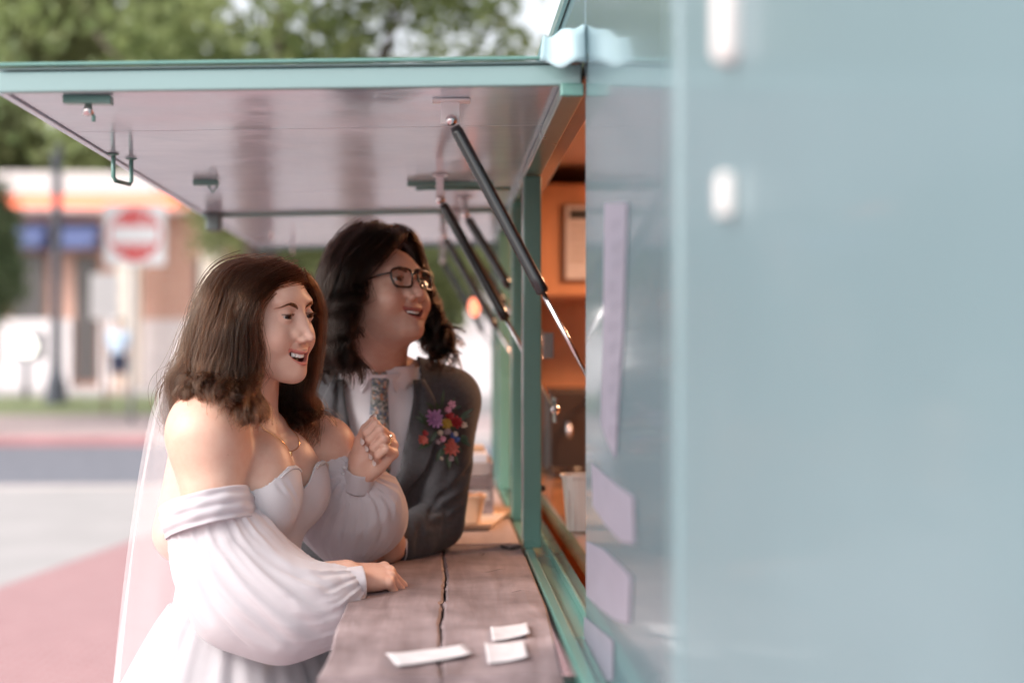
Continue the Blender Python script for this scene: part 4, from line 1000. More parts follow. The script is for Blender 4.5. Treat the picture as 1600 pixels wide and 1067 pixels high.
def skin_color(base, fr, lip, blush=.25, g={}):
    base = np.array(base); lip = np.array(lip)
    mw = g.get('mouth', .025); mo = g.get('open', .0062); up = g.get('mcorner', .006)
    def f(V):
        L = local(fr, V); c = np.tile(base, (len(V), 1))
        red = np.array((1.0, .62, .60))
        b = np.clip(blush * (gauss(L, (.045, .055, -.036), (.026, .03, .020)) + gauss(L, (-.045, .055, -.036), (.026, .03, .020)) + .6 * gauss(L, (0, .11, -.034), (.014, .014, .012))), 0, 1)[:, None]
        c = c * (1 - b) + c * red * b
        # lips: within the band round the mouth
        x = L[:, 0]; t = x / mw; zc = ZT - mo * 1.05 - .0015 + (up + .8 * mo) * t * t
        hw = (mo + .0062) * np.sqrt(np.clip(1 - t * t, 0, 1)); d = np.abs(L[:, 2] - zc)
        m = np.clip((hw - d) / .0012, 0, 1) * (L[:, 1] > .055) * (np.abs(t) < 1)
        inner = (L[:, 1] < .0835 - .02 * t * t) * m
        m = m[:, None]
        c = c * (1 - m) + lip * m
        i = inner[:, None] * 1.0
        c = c * (1 - i) + np.array((.12, .02, .02)) * i
        # lash line and lid make-up
        for s in (1, -1):
            e = L - np.array((s * .0315, .0735, 0)); rr = np.abs(np.linalg.norm(e, axis=1) - .0135) < .003
            lash = g.get('lash', .6) * np.exp(-((e[:, 2] - .0036) / .0013) ** 2) * (np.abs(e[:, 0]) < .0135) * (e[:, 1] > .003) * rr
            sh = g.get('shadow', .25) * np.exp(-((e[:, 2] - .0075) / .005) ** 2) * (np.abs(e[:, 0]) < .017) * (e[:, 1] > 0)
            c = c * (1 - lash[:, None]) + np.array((.03, .015, .01)) * lash[:, None]
            c = c * (1 - sh[:, None]) + c * np.array((.6, .42, .38)) * sh[:, None]
        return c
    return f
def clothmat(name, col, trans=.25, alpha=1.0, rough=.8, bump=.25, bscale=350, noise=.06):
    if name in _M: return _M[name]
    m = bpy.data.materials.new(name); m.use_nodes = True; nt = m.node_tree; N = nt.nodes; L = nt.links
    b = N['Principled BSDF']; out = N['Material Output']; b.inputs['Roughness'].default_value = rough; b.inputs['Specular IOR Level'].default_value = .25
    b.inputs['Sheen Weight'].default_value = .25
    tc = N.new('ShaderNodeTexCoord')
    n = N.new('ShaderNodeTexNoise'); n.inputs['Scale'].default_value = 14; n.inputs['Detail'].default_value = 5; L.new(tc.outputs['Object'], n.inputs['Vector'])
    mx = N.new('ShaderNodeMix'); mx.data_type = 'RGBA'; mx.inputs[6].default_value = (*col, 1); mx.inputs[7].default_value = (*[c * (1 - noise) for c in col], 1)
    L.new(n.outputs[0], mx.inputs[0]); L.new(mx.outputs[2], b.inputs['Base Color'])
    n2 = N.new('ShaderNodeTexNoise'); n2.inputs['Scale'].default_value = bscale; L.new(tc.outputs['Object'], n2.inputs['Vector'])
    bp = N.new('ShaderNodeBump'); bp.inputs['Strength'].default_value = bump; bp.inputs['Distance'].default_value = .0006; L.new(n2.outputs[0], bp.inputs['Height']); L.new(bp.outputs[0], b.inputs['Normal'])
    sh = b.outputs[0]
    if trans:
        t = N.new('ShaderNodeBsdfTranslucent'); L.new(mx.outputs[2], t.inputs[0]); ms = N.new('ShaderNodeMixShader'); ms.inputs[0].default_value = trans
        L.new(sh, ms.inputs[1]); L.new(t.outputs[0], ms.inputs[2]); sh = ms.outputs[0]
    if alpha < 1:
        t = N.new('ShaderNodeBsdfTransparent'); ms = N.new('ShaderNodeMixShader'); ms.inputs[0].default_value = alpha
        L.new(t.outputs[0], ms.inputs[1]); L.new(sh, ms.inputs[2]); sh = ms.outputs[0]
    L.new(sh, out.inputs['Surface']); _M[name] = m
    return m
def pleats(S, line, amp, n, seed=0, ends=(1, 1), mid=.35, pw=1.5, c=None, r=1e3, warp=1.0):
    """folds that run along a centreline and fade between its gathered ends. amp in metres, n folds round"""
    P = catmull(line, 40); rr = np.random.default_rng(seed); ph = rr.random(8) * 6.28
    tan = np.gradient(P, axis=0); tan /= np.linalg.norm(tan, axis=1)[:, None]
    up = np.array((.3, -.8, .5)); U = up - tan * (tan @ up)[:, None]; U /= np.linalg.norm(U, axis=1)[:, None]; W = np.cross(tan, U)
    def fn(X, d):
        D = ((X[:, None, :] - P[None]) ** 2).sum(2); j = D.argmin(1); t = j / 39.0
        q = X - P[j]; th = np.arctan2((q * W[j]).sum(1), (q * U[j]).sum(1))
        # sub-sample position for smoothness
        t = t + (q * tan[j]).sum(1) / (np.linalg.norm(P[1] - P[0]) * 39 + 1e-9)
        e = ends[0] * np.exp(-(t / .28) ** 2) + ends[1] * np.exp(-((1 - t) / .28) ** 2)
        wv = warp * (.5 * np.sin(3 * t + ph[0]) + .35 * np.sin(7 * t + ph[1] + 2 * th))
        f1 = np.abs(np.sin(n / 2 * th + ph[2] + 2.2 * wv)) ** .8
        f2 = np.abs(np.sin(n * .85 * th + ph[3] - 2 * wv + 1.5 * t))
        f3 = np.sin(3 * th + ph[4] + 4 * t) * .5 + np.sin(2 * th + ph[5] - 6 * t + wv) * .5
        return d + amp * (np.clip(e, 0, 1) * (f1 * .9 + f2 * .5 - .7) + mid * (f3 * 1.6 + .5 * f1 - .3))
    S.disp(fn) if c is None else S.ops.append(('d', 0, 'f', fn, np.array(c), r))
    return S

def ring_sheet(name, rings, mat_, parent, n=64, thick=.002, fold=(0, 0, 0)):
    """rings: list of (centre, axis, u, ru, rv); fold=(amp, count, phase)"""
    vs, fs = [], []
    rr = np.random.default_rng(5); ph = rr.random(4) * 6
    for i, (c, ax, u, ru, rv) in enumerate(rings):
        c, ax, u = V3(c), V3(ax), V3(u); ax /= np.linalg.norm(ax); u -= ax * (u @ ax); u /= np.linalg.norm(u); v = np.cross(ax, u)
        for k in range(n):
            a = 2 * math.pi * k / n; m = 1 + fold[0] * (math.sin(fold[1] * a + fold[2] * i + ph[0]) + .6 * math.sin(fold[1] * 1.7 * a - fold[2] * i + ph[1]))
            vs.append(c + (u * math.cos(a) * ru + v * math.sin(a) * rv) * m)
    for i in range(len(rings) - 1):
        for k in range(n): fs.append((i * n + k, i * n + (k + 1) % n, (i + 1) * n + (k + 1) % n, (i + 1) * n + k))
    o = meshobj(name, vs, fs, mat_, parent)
    if thick: m = o.modifiers.new('thick', 'SOLIDIFY'); m.thickness = thick; m.offset = 0
    m = o.modifiers.new('sub', 'SUBSURF'); m.levels = m.render_levels = 1
    return o
def sheet(name, fn, nu, nv, mat_, parent, thick=0, wrap=False):
    vs = [fn(i / (nu if wrap else nu - 1), j / (nv - 1)) for j in range(nv) for i in range(nu)]
    m = nu if wrap else nu - 1
    fs = [(j * nu + i, j * nu + (i + 1) % nu, (j + 1) * nu + (i + 1) % nu, (j + 1) * nu + i) for j in range(nv - 1) for i in range(m)]
    o = meshobj(name, vs, fs, mat_, parent)
    if thick: md = o.modifiers.new('thick', 'SOLIDIFY'); md.thickness = thick; md.offset = 0
    return o
def guide_hair(name, guides, n, parent, mat_, K=30, thick=.012, clump=.02, wave=.0035, freq=2.6, r0=.00034, seed=1, amt=1.0, lift=None, curl=0.0, fly=.04, gw=0, gf=2.2, gph=0, pull=.72, cutv=.22):
    """guides: rows of (px, py, Y) from front to back; strands fill the sheet between them"""
    G = np.array([catmull([V3(at(*p)) for p in g], K) for g in guides])            # m, K, 3
    r = np.random.default_rng(seed); m = len(G)
    s = r.random(n) * (m - 1)
    nc = max(3, int(1 / clump)); nl = 3; layer = r.integers(0, nl, n)
    cen = np.sort(r.random((nl, nc)), axis=1) * (m - 1)
    cid = np.abs(s[:, None] - cen[layer]).argmin(1); sc = cen[layer, cid]; cid = cid * nl + layer
    cn = nc * nl; ph = r.random((cn, 6)) * 6.28; am = .5 + r.random((cn, 3))
    tt = np.linspace(0, 1, K)[None]; q = pull * np.clip((tt - .30) / .6, 0, 1)
    st = np.clip(s[:, None] * (1 - q) + sc[:, None] * q, 0, m - 1 - 1e-6)
    i0 = np.clip(st.astype(int), 0, m - 2); f_ = (st - i0)[..., None]; kk = np.broadcast_to(np.arange(K)[None], i0.shape)
    Gp = np.concatenate([2 * G[:1] - G[1:2], G, 2 * G[-1:] - G[-2:-1]])
    p0, p1, p2, p3 = Gp[i0, kk], Gp[i0 + 1, kk], Gp[i0 + 2, kk], Gp[i0 + 3, kk]
    P = .5 * ((2 * p1) + (-p0 + p2) * f_ + (2 * p0 - 5 * p1 + 4 * p2 - p3) * f_ ** 2 + (-p0 + 3 * p1 - 3 * p2 + p3) * f_ ** 3)
    t = np.linspace(0, 1, K)[None, :, None]
    tan = np.gradient(P, axis=1); tan /= np.linalg.norm(tan, axis=2)[..., None] + 1e-9
    out = np.array((0, -1.0, 0)); side = np.cross(tan, out); side /= np.linalg.norm(side, axis=2)[..., None] + 1e-9
    nrm = np.cross(side, tan)
    dep = ((layer + r.random(n)) / nl * 2 - 1)[:, None, None] * thick
    env = np.sin(np.clip(t, 0, 1) * math.pi * .5) ** .7
    a = ph[cid]
    w1 = np.sin(freq * 6.28 * t[..., 0] + a[:, 0:1]) * am[cid, 0:1]; w2 = np.sin(freq * 5.1 * t[..., 0] + a[:, 1:2]) * am[cid, 1:2]
    P = P + side * (wave * env[..., 0] * w1)[..., None] + nrm * (wave * env[..., 0] * w2)[..., None] + nrm * dep * (.35 + .65 * env)
    # spread within a clump and at the tips
    if gw:
        sn = st / (m - 1); g1 = np.sin(gf * 6.28 * t[..., 0] + 6.0 * sn + 1.4 * np.sin(11 * sn) + gph) * np.clip((t[..., 0] - .18) / .45, 0, 1)
        g2 = np.cos(gf * 6.28 * t[..., 0] + 6.0 * sn + 1.6 * np.sin(9 * sn + 1) + gph) * np.clip((t[..., 0] - .15) / .45, 0, 1)
        P = P + side * (gw * .6 * g1)[..., None] + nrm * (gw * 1.3 * g2)[..., None]
    j = r.normal(0, 1, (n, 1, 3)) * (.0010 + .0016 * env) * amt
    P = P + j * 1.0
    if curl:
        c = np.clip((t[..., 0] - .72) / .28, 0, 1) ** 1.3
        ang = c * 4.2 * (np.where(a[:, 2:3] > 3.1, 1, 1))
        rad_ = curl * (.6 + .8 * r.random((cn, 1)))[cid]
        P = P + side * (rad_ * (1 - np.cos(ang)) * c * .8)[..., None] + nrm * (rad_ * np.sin(ang) * c * np.where(a[:, 3:4] > 3.1, 1, -1))[..., None]
    # fly-aways
    k = r.random(n) < fly
    P[k] += (r.normal(0, 1, (k.sum(), 1, 3)) * .010) * (np.linspace(0, 1, K) ** 2)[None, :, None]
    # uneven lengths
    cut = 1 - (cutv * r.random(cn)[cid] + .06 * r.random(n)); idx = np.linspace(0, 1, K)[None] * cut[:, None] * (K - 1)
    a0 = np.clip(idx.astype(int), 0, K - 2); fr_ = (idx - a0)[..., None]; ar = np.arange(n)[:, None]
    P = P[ar, a0] * (1 - fr_) + P[ar, a0 + 1] * fr_
    return P
def guide_locks(guides, nl, per, K=34, amp=.009, waves=2.6, start=.30, thick=.012, rad_=.0042, seed=5, s0=0.0, s1=1.0, curl=.012, t1=1.0, gw=0, gf=1.7):
    """separate wavy locks laid over the sheet of guides"""
    G = np.array([catmull([V3(at(*p)) for p in g], 60) for g in guides]); m = len(G); r = np.random.default_rng(seed)
    Gp = np.concatenate([2 * G[:1] - G[1:2], G, 2 * G[-1:] - G[-2:-1]]); out = []
    for q in range(nl):
        sc = (s0 + (s1 - s0) * (q + r.random()) / nl) * (m - 1); sc = min(sc, m - 1 - 1e-6); i = int(sc); f = sc - i
        P = .5 * (2 * Gp[i + 1] + (-Gp[i] + Gp[i + 2]) * f + (2 * Gp[i] - 5 * Gp[i + 1] + 4 * Gp[i + 2] - Gp[i + 3]) * f ** 2 + (-Gp[i] + 3 * Gp[i + 1] - 3 * Gp[i + 2] + Gp[i + 3]) * f ** 3)
        L = t1 * r.uniform(.84, 1.0); x = np.linspace(0, 59 * L, K); P = np.stack([np.interp(x, np.arange(60), P[:, c]) for c in range(3)], 1); t = np.linspace(0, 1, K)
        tan = np.gradient(P, axis=0); tan /= np.linalg.norm(tan, axis=1)[:, None]; side = np.cross(tan, (0, -1.0, 0)); side /= np.linalg.norm(side, axis=1)[:, None] + 1e-9; nrm = np.cross(side, tan)
        env = np.clip((t - start) / .4, 0, 1) ** .8; ph = r.uniform(0, 6.28); a = amp * r.uniform(.6, 1.25); w_ = waves * r.uniform(.85, 1.2); u = (t ** 1.25) * 6.28 * w_ + ph
        d0 = r.uniform(.1, 1.0) * thick
        c = np.clip((t - .80) / .20, 0, 1) ** 1.4; ang = c * r.uniform(2.5, 5.0); cr = curl * r.uniform(.5, 1.3); sg = r.choice([-1, 1])
        Cn = P + side * (a * env * np.sin(u) + sg * cr * (1 - np.cos(ang)) * c)[:, None] + nrm * (d0 * np.clip(t / .4, .08, 1) + a * .8 * env * np.cos(u) + cr * np.sin(ang) * c * .6)[:, None]
        if gw:
            sn = sc / (m - 1); e2 = np.clip((t - .15) / .45, 0, 1)
            Cn = Cn + nrm * (gw * 1.3 * e2 * np.cos(gf * 6.28 * t + 6.0 * sn + 1.6 * np.sin(9 * sn + 1)))[:, None] + side * (gw * .6 * e2 * np.sin(gf * 6.28 * t + 6.0 * sn + 1.4 * np.sin(11 * sn)))[:, None]
        g = r.normal(0, 1, (per, 1, 2)); w2 = rad_ * (1.2 + .4 * env - .75 * np.clip((t - .6) / .4, 0, 1)) ; tw = g * w2[None, :, None] * (1 + .25 * np.sin(t * 9 + ph))[None, :, None]
        S_ = Cn[None] + side[None] * tw[..., 0:1] * 1.25 + nrm[None] * tw[..., 1:2] * .7
        S_ = S_ + r.normal(0, 1, (per, 1, 3)) * (.0014 * (t ** 2))[None, :, None]
        cutl = 1 - .30 * r.random(per) ** 1.6; ix = np.linspace(0, 1, K)[None] * cutl[:, None] * (K - 1); a0 = np.clip(ix.astype(int), 0, K - 2); ff = (ix - a0)[..., None]; ar = np.arange(per)[:, None]
        S_ = S_[ar, a0] * (1 - ff) + S_[ar, a0 + 1] * ff
        out.append(S_)
    return np.concatenate(out)
def resample(S_, K):
    x = np.linspace(0, S_.shape[1] - 1, K); i = np.clip(x.astype(int), 0, S_.shape[1] - 2); f = (x - i)[None, :, None]
    return S_[:, i] * (1 - f) + S_[:, i + 1] * f
def squeeze(gs, cx, cy, kx, ky):
    return [[(cx + (x - cx) * (kx if x < cx else 1), cy + (y - cy) * (ky if y < cy else 1), Y) for x, y, Y in g] for g in gs]
def crown(g, up=4):
    return [(p[0] , p[1] - up * max(0, 1 - i / 3.0), p[2]) for i, p in enumerate(g)]
# ------------------------------------------------------------------ the bride
BH = face_frame(at(408, 492, 2.52), 30, -2, 4)
bride = empty('person', (-.36, 2.55, 0), 'woman with brown wavy bob in white off shoulder gown and veil leaning on the counter', 'person', )
BG = dict(w=.96, nr=.90, mouth=.0315, open=.0074, mcorner=.0105, cheek=.003, eye=.0031, lash=.9)
S = SDF(); S.k = .02
S.frame(*BH); build_head(S, BG)
S.k = .03
# torso frame: x her right, y forward, z up (world heights)
TR = np.array(Matrix(((-0.3256, 0.9455, 0), (-0.9455, -0.3256, 0), (0, 0, 1)))); TO = np.array((-.357, 2.550, 0))
def T(x, y, z): return TR @ np.array((x, y, z)) + TO
S.frame(TR, TO)
def bride_torso(S, off=0, k=.05):
    o = off
    S.ell((0, .000, 1.215), (.128 + o, .098 + o, .17 + o), k=k)
    S.ell((0, -.006, 1.335), (.130 + o, .078 + o, .080 + o), k=k)
    S.ell((0, -.012, 1.04), (.108 + o, .085 + o, .13 + o), k=.06)
    S.ell((0, -.035, .90), (.160 + o, .118 + o, .14 + o), k=.08)
    for s in (1, -1):
        S.ell((s * .062, .082, 1.262), (.058 + o, .050 + o, .060 + o), k=.030)
        S.ell((s * .050, .070, 1.31), (.050 + o, .045 + o, .055 + o), k=.035)
bride_torso(S)
for s in (1, -1):
    S.cone((s * .025, -.030, 1.435), (s * .125, -.015, 1.404), .034, .036, k=.05)         # trapezius
    S.cone((s * .016, .062, 1.376), (s * .130, .020, 1.405), .0075, .0085, k=.022)       # collar bone
    S.cone((s * .07, -.05, 1.32), (s * .10, -.06, 1.20), .045, .05, k=.04)
hl = lambda x, y, z: BH[0] @ np.array((x, y, z)) + BH[1]
S.frame()
S.k = .03
NB = T(0, -.008, 1.375)
S.chain([NB, (NB + hl(0, -.02, -.07)) / 2, hl(0, -.022, -.06)], [.060, .051, .050], k=.035, kin=.02)
S.cone(hl(.045, -.02, -.05), T(.008, .05, 1.375), .012, .010, k=.02); S.cone(hl(-.045, -.02, -.05), T(-.008, .05, 1.375), .012, .010, k=.02)
# arms
RS, RE, RW = V3(at(322, 682, 2.405)), V3(at(352, 932, 2.375)), V3(at(541, 897, 2.445))
LS, LE, LW = V3(at(505, 700, 2.70)), V3(at(603, 850, 2.80)), V3(at(563, 738, 2.655))
S.ell(RS, .058, k=.05); S.chain([RS, (RS + RE) / 2 + (0, -.004, 0), RE, RE * .6 + RW * .4, RW], [.057, .050, .040, .036, .025], k=.035, kin=.004)
S.ell(LS, .054, k=.05); S.chain([LS, (LS + LE) / 2, LE, LE * .6 + LW * .4, LW], [.053, .047, .038, .035, .025], k=.035, kin=.004)
S.groove([RS + (.045, -.03, -.03), RS + (.052, -.01, -.09), RS + (.045, .0, -.15)], .008, .004)     # arm against the chest
for s in (1, -1):
    S.frame(TR, TO); S.chain([(s * .08, -.03, .85), (s * .085, .0, .48), (s * .085, -.03, .07)], [.095, .062, .04], k=.06)
    S.chain([(s * .085, -.04, .05), (s * .09, .10, .035)], [.032, .026], k=.03)
S.frame(TR, TO); S.groove([(0, .16, 1.22), (0, .14, 1.29), (0, .10, 1.345)], .010, .010)
# hands
RHF = hand_frame(RW, (.93, .42, -.10), (-.05, -.42, .90), False)
rt = build_hand(S, RHF, [(38, 62, 40), (40, 66, 42), (44, 66, 42), (48, 64, 40)], [(.016, .012, -.008), (.036, .042, -.016), (.036, .066, -.026), (.026, .084, -.036)], .90)
LHF = hand_frame(LW, (.66, -.22, .72), (.50, .80, -.22), True)
lt = build_hand(S, LHF, [(72, 98, 52), (76, 98, 54), (78, 98, 52), (80, 94, 50)], [(.018, .014, -.008), (.040, .044, -.014), (.047, .070, -.020), (.044, .096, -.026)], .94)
body_ops = S
def bride_col(V):
    c = skin_color((.64, .405, .315), BH, (.54, .19, .16), g=BG)(V)
    L = local(BH, V)
    # dyed scalp under the hair
    hz = .078 - .9 * np.clip(np.abs(L[:, 0]) - .02, 0, 1) ** 1.0
    front = L[:, 1] - (.055 - 6 * np.clip(L[:, 2] - .05, 0, 1) * 0)
    m = ((L[:, 2] > hz) | (L[:, 1] < .015)) & (L[:, 2] > -.075) & (np.abs(L[:, 0]) > -1) & (L[:, 2] > -.03 - .5 * (L[:, 1] < -.03))
    m &= np.linalg.norm(L, axis=1) < .16
    c[m] = (.05, .024, .014)
    for W, rr in ((RW + (.06, .02, -.02), .05), (LW + (.02, 0, .06), .06)):
        q = np.exp(-(np.linalg.norm(V - W, axis=1) / rr) ** 2)[:, None] * .25
        c = c * (1 - q) + c * np.array((1.0, .66, .60)) * q
    return c
bo = sdfobj('body', S, .0019, SKIN, bride, colfn=bride_col)
bv = bvh_of(bo)
eyeballs(BH, (EYEW, IRIS, PUP), bride, look=(-14, -7))
teeth(BH, TEETH, bride)
for s in (1, -1): brow(BH, bv, s, [(.011, .0140), (.019, .0178), (.028, .0206), (.036, .0204), (.044, .0172)], BROWH, bride, n=380, w=.0026)
for s in (1, -1): lashes(BH, s, .0031, _M['hair_brown'], bride)
NAIL = mat('nail_varnish', (.86, .78, .76), rough=.12)
nails(LHF, lt, NAIL, bride, tz=(.9, 0, .4)); nails(RHF, rt, NAIL, bride, tz=(.9, 0, .4))
# ------------------------------------------------------------------ gown
CHIF = clothmat('white_chiffon', (.72, .675, .71), trans=.30)
SATIN = clothmat('white_satin', (.66, .63, .655), trans=.1, rough=.55)
TULLE = clothmat('white_tulle', (.84, .80, .82), trans=.4, rough=.9)
VEIL = clothmat('veil_net', (.88, .84, .86), trans=.45, alpha=.22)

gown = empty('wedding_gown', (-.36, 2.55, 0)); place(gown, bride)
# bodice: torso shape grown by a cloth thickness and cut at the neckline
S = SDF(); S.k = .02; S.frame(TR, TO); bride_torso(S, .009)
S.groove([(.018, .155, 1.19), (.016, .15, 1.25), (.012, .14, 1.33)], .012, .004)
S.groove([(.115, .10, 1.17), (.06, .15, 1.185), (.02, .135, 1.20), (-.06, .15, 1.185), (-.115, .10, 1.17)], .012, .007)
for i in range(5):
    a = .02 + .017 * i
    S.groove([(a * 1.2 + .02, .16 - .01 * i, 1.31), (a * .75 + .01, .165 - .008 * i, 1.25), (a * .5, .14, 1.20)], .0045, .0022)
    S.groove([(-a * 1.2 - .02, .16 - .01 * i, 1.31), (-a * .75 - .01, .165 - .008 * i, 1.25), (-a * .5, .14, 1.20)], .0045, .0022)
for i in range(7):
    a = -.11 + .036 * i; S.groove([(a, .15, 1.165), (a * .9, .13, 1.10), (a * .8, .12, 1.02)], .007, .003)
def neck_z(L):
    x = L[:, 0]; f = L[:, 1] > .0
    zf = 1.318 - 2.6 * np.clip(np.abs(x) - .068, 0, 1) ** 1.5 - .036 * np.exp(-(x / .026) ** 2) - 1.5 * np.clip(.03 - np.abs(x), 0, 1) ** 1.5
    return np.where(f, zf, 1.25 + .35 * L[:, 1])
def bodice_clip(V):
    L = (V - TO) @ TR
    return (L[:, 2] < neck_z(L)) & (L[:, 2] > .93)
bod = sdfobj('bodice', S, .0022, SATIN, gown, clip=bodice_clip)
sm = bod.modifiers.new('thick', 'SOLIDIFY'); sm.thickness = .0035; sm.offset = -1
# ruffled edge along the neckline (near cup low, far cup with lace)
LACE = clothmat('lace', (.82, .74, .70), trans=.3, bump=1.0, bscale=220)
bb = bvh_of(bod)
def on_torso(x, z, off=.004):
    h = bb.ray_cast(Vector(T(x, .4, z)), Vector(TR @ np.array((0, -1, 0))))
    if h[0] is None: return V3(T(x, .09, z))
    return V3(h[0]) + V3(h[1]) * off
for s, nm in ((1, 'neckline_trim'), (-1, 'neckline_trim')):
    pts = []
    for i in range(60):
        x = s * (.032 + .066 * i / 59); L = np.array([[x, .1, 1.3]]); z = neck_z(L)[0] - .006
        pts.append(on_torso(x, z, .001 + (.0012 if s < 0 else .0002) * math.sin(i * 1.9)) + (0, 0, (.0015 if s < 0 else 0) * math.sin(i * 1.3)))
    tube(nm, pts, [.0018 + (.0012 if s < 0 else .0001) * math.sin(i * 2.3) for i in range(60)], SATIN if s > 0 else LACE, gown, seg=8)

# near sleeve: band round arm and back, then a full balloon gathered into the cuff
S = SDF(); S.k = .04
NC = [at(328, 822, 2.385), at(350, 880, 2.375), at(392, 930, 2.365), at(445, 952, 2.370), at(497, 945, 2.39), at(535, 925, 2.405), at(562, 912, 2.415)]
NC = [V3(p) for p in NC]
S.chain([NC[0], NC[1], NC[2], NC[3], NC[4], NC[5]], [.068, .073, .076, .071, .059, .036], k=.05, kin=.05)
S.cone(at(356, 955, 2.39), at(440, 966, 2.38), .050, .050, k=.05)
S.cone(at(440, 966, 2.38), at(508, 956, 2.39), .050, .034, k=.04)
S.cone(at(398, 842, 2.40), at(430, 880, 2.42), .032, .036, k=.05)
pleats(S, NC[:-1], .0040, 20, 3, ends=(1.0, 1.0), mid=.0, warp=.3)
S.folds([([(300, 850), (322, 910), (368, 965), (425, 1005)], .011, .0085), ([(322, 848), (352, 905), (405, 962), (462, 1008)], .010, .0095), ([(345, 846), (390, 905), (448, 955), (500, 990)], .012, .009),
    ([(372, 842), (425, 893), (480, 932), (520, 955)], .010, .008), ([(283, 855), (294, 915), (325, 970)], .009, .007), ([(395, 850), (450, 890), (512, 915)], .009, .006),
    ([(335, 862), (375, 925), (432, 985)], .005, .004), ([(362, 850), (408, 905), (462, 950)], .005, .004), ([(540, 915), (500, 930), (455, 930)], .006, .004),
    ([(310, 900), (340, 960), (390, 1010)], .005, .004)], 2.2, 2.6)
sl = sdfobj('sleeve', S, .0030, CHIF, gown)
sl.data.materials[0] = CHIF
# the cuff at the wrist
cx = V3((.93, .25, .05))
ring_sheet('cuff', [(at(535, 912, 2.40), cx, (0, 0, 1), .028, .030), (at(545, 911, 2.405), cx, (0, 0, 1), .0265, .029), (at(557, 910, 2.412), cx, (0, 0, 1), .0265, .029), (at(568, 910, 2.418), cx, (0, 0, 1), .0280, .030)], CHIF, gown, fold=(.02, 5, 1))
# folded band off the shoulder: a ring that goes round the arm and the back
def band(name, c0, c1, ru, rv, rows, h, mat_):
    rings = []
    ax = V3(c1) - V3(c0)
    for i in range(rows):
        t = i / (rows - 1); b = 1 + .05 * math.sin(t * math.pi) + .022 * math.sin(t * 19 + 1)
        rings.append((V3(c0) + ax * t, ax, (1, 0, 0), ru * b, rv * b))
    return ring_sheet(name, rings, mat_, gown, n=96, thick=.003, fold=(.010, 7, .5))
band('shoulder_band', at(320, 777, 2.395), at(331, 826, 2.385), .073, .088, 16, .05, CHIF)

# far sleeve
S = SDF(); S.k = .04
FC = [V3(at(497, 742, 2.70)), V3(at(510, 790, 2.74)), V3(at(545, 828, 2.76)), V3(at(582, 815, 2.745)), V3(at(580, 778, 2.70)), V3(at(562, 756, 2.67))]
S.chain(FC, [.050, .064, .060, .050, .046, .028], k=.05, kin=.05)
S.cone(at(530, 760, 2.70), at(555, 800, 2.71), .045, .050, k=.05)
S.ell(V3(at(592, 800, 2.745)), .043, k=.04)
S.cone(at(492, 725, 2.66), at(520, 722, 2.68), .026, .028, k=.04)
pleats(S, [V3(at(556, 752, 2.655)), V3(at(552, 800, 2.70)), V3(at(545, 868, 2.74))], .0045, 24, 8, ends=(1.0, .5), mid=.12, warp=.4)
S.folds([([(544, 760), (538, 800), (528, 862)], .007, .0075), ([(535, 762), (518, 805), (505, 852)], .007, .0065), ([(553, 762), (553, 810), (545, 866)], .006, .007), ([(563, 762), (570, 802), (565, 860)], .007, .007),
    ([(571, 757), (592, 790), (596, 845)], .008, .006), ([(525, 765), (503, 805), (493, 848)], .007, .006), ([(512, 730), (498, 775), (488, 825)], .008, .006), ([(578, 752), (604, 780), (615, 815)], .007, .005),
    ([(548, 770), (545, 810), (536, 866)], .004, .004), ([(558, 768), (562, 812), (556, 862)], .004, .004)], 2.5, 2.9)
sdfobj('sleeve', S, .0030, CHIF, gown)
wx = LW - LE; wx /= np.linalg.norm(wx)
wl = V3(at(565, 728, 2.645)); w0 = V3(at(558, 762, 2.665)); wax = wl - w0
ring_sheet('cuff', [(w0, wax, (1, 0, 0), .031, .031), (w0 + wax * .35, wax, (1, 0, 0), .0295, .030), (w0 + wax * .7, wax, (1, 0, 0), .0285, .029), (w0 + wax * 1.02, wax + V3((.0, -.012, 0)), (1, 0, 0), .030, .030)], CHIF, gown, fold=(.018, 6, .8))
for i in range(4):
    bm = bmesh.new(); bmesh.ops.create_uvsphere(bm, u_segments=10, v_segments=8, radius=.0042)
    c = Vector(w0 + wax * (.95 - .28 * i)) + Vector((-.030, -.010, .0))
    for v in bm.verts: v.co += c
    bmobj('cuff_button', bm, SATIN, gown, smooth=True)
# skirt
def skirt(k, amp):
    def fn(u, v):
        a = 2 * math.pi * u; z = 1.07 - 1.05 * v
        r = (.118 + .075 * min(1, v * 5) ** .8 + .20 * v) * k
        f = amp * min(1, .15 + v * 1.4) * (math.sin(17 * a + 1.2 * math.sin(3 * a) + v) + .5 * math.sin(29 * a + 2 * v + 1) + .35 * math.sin(7 * a + 2))
        p = T((r * 1.05 + f) * math.cos(a), (r * .86 + f) * math.sin(a) - .01 - .03 * v, z)
        return p
    return fn
sheet('skirt', skirt(1.0, .010), 420, 40, SATIN, gown, wrap=True)
sheet('overskirt', skirt(1.05, .012), 420, 40, clothmat('tulle_layer', (.72, .69, .71), trans=.4, alpha=.55), gown, wrap=True)

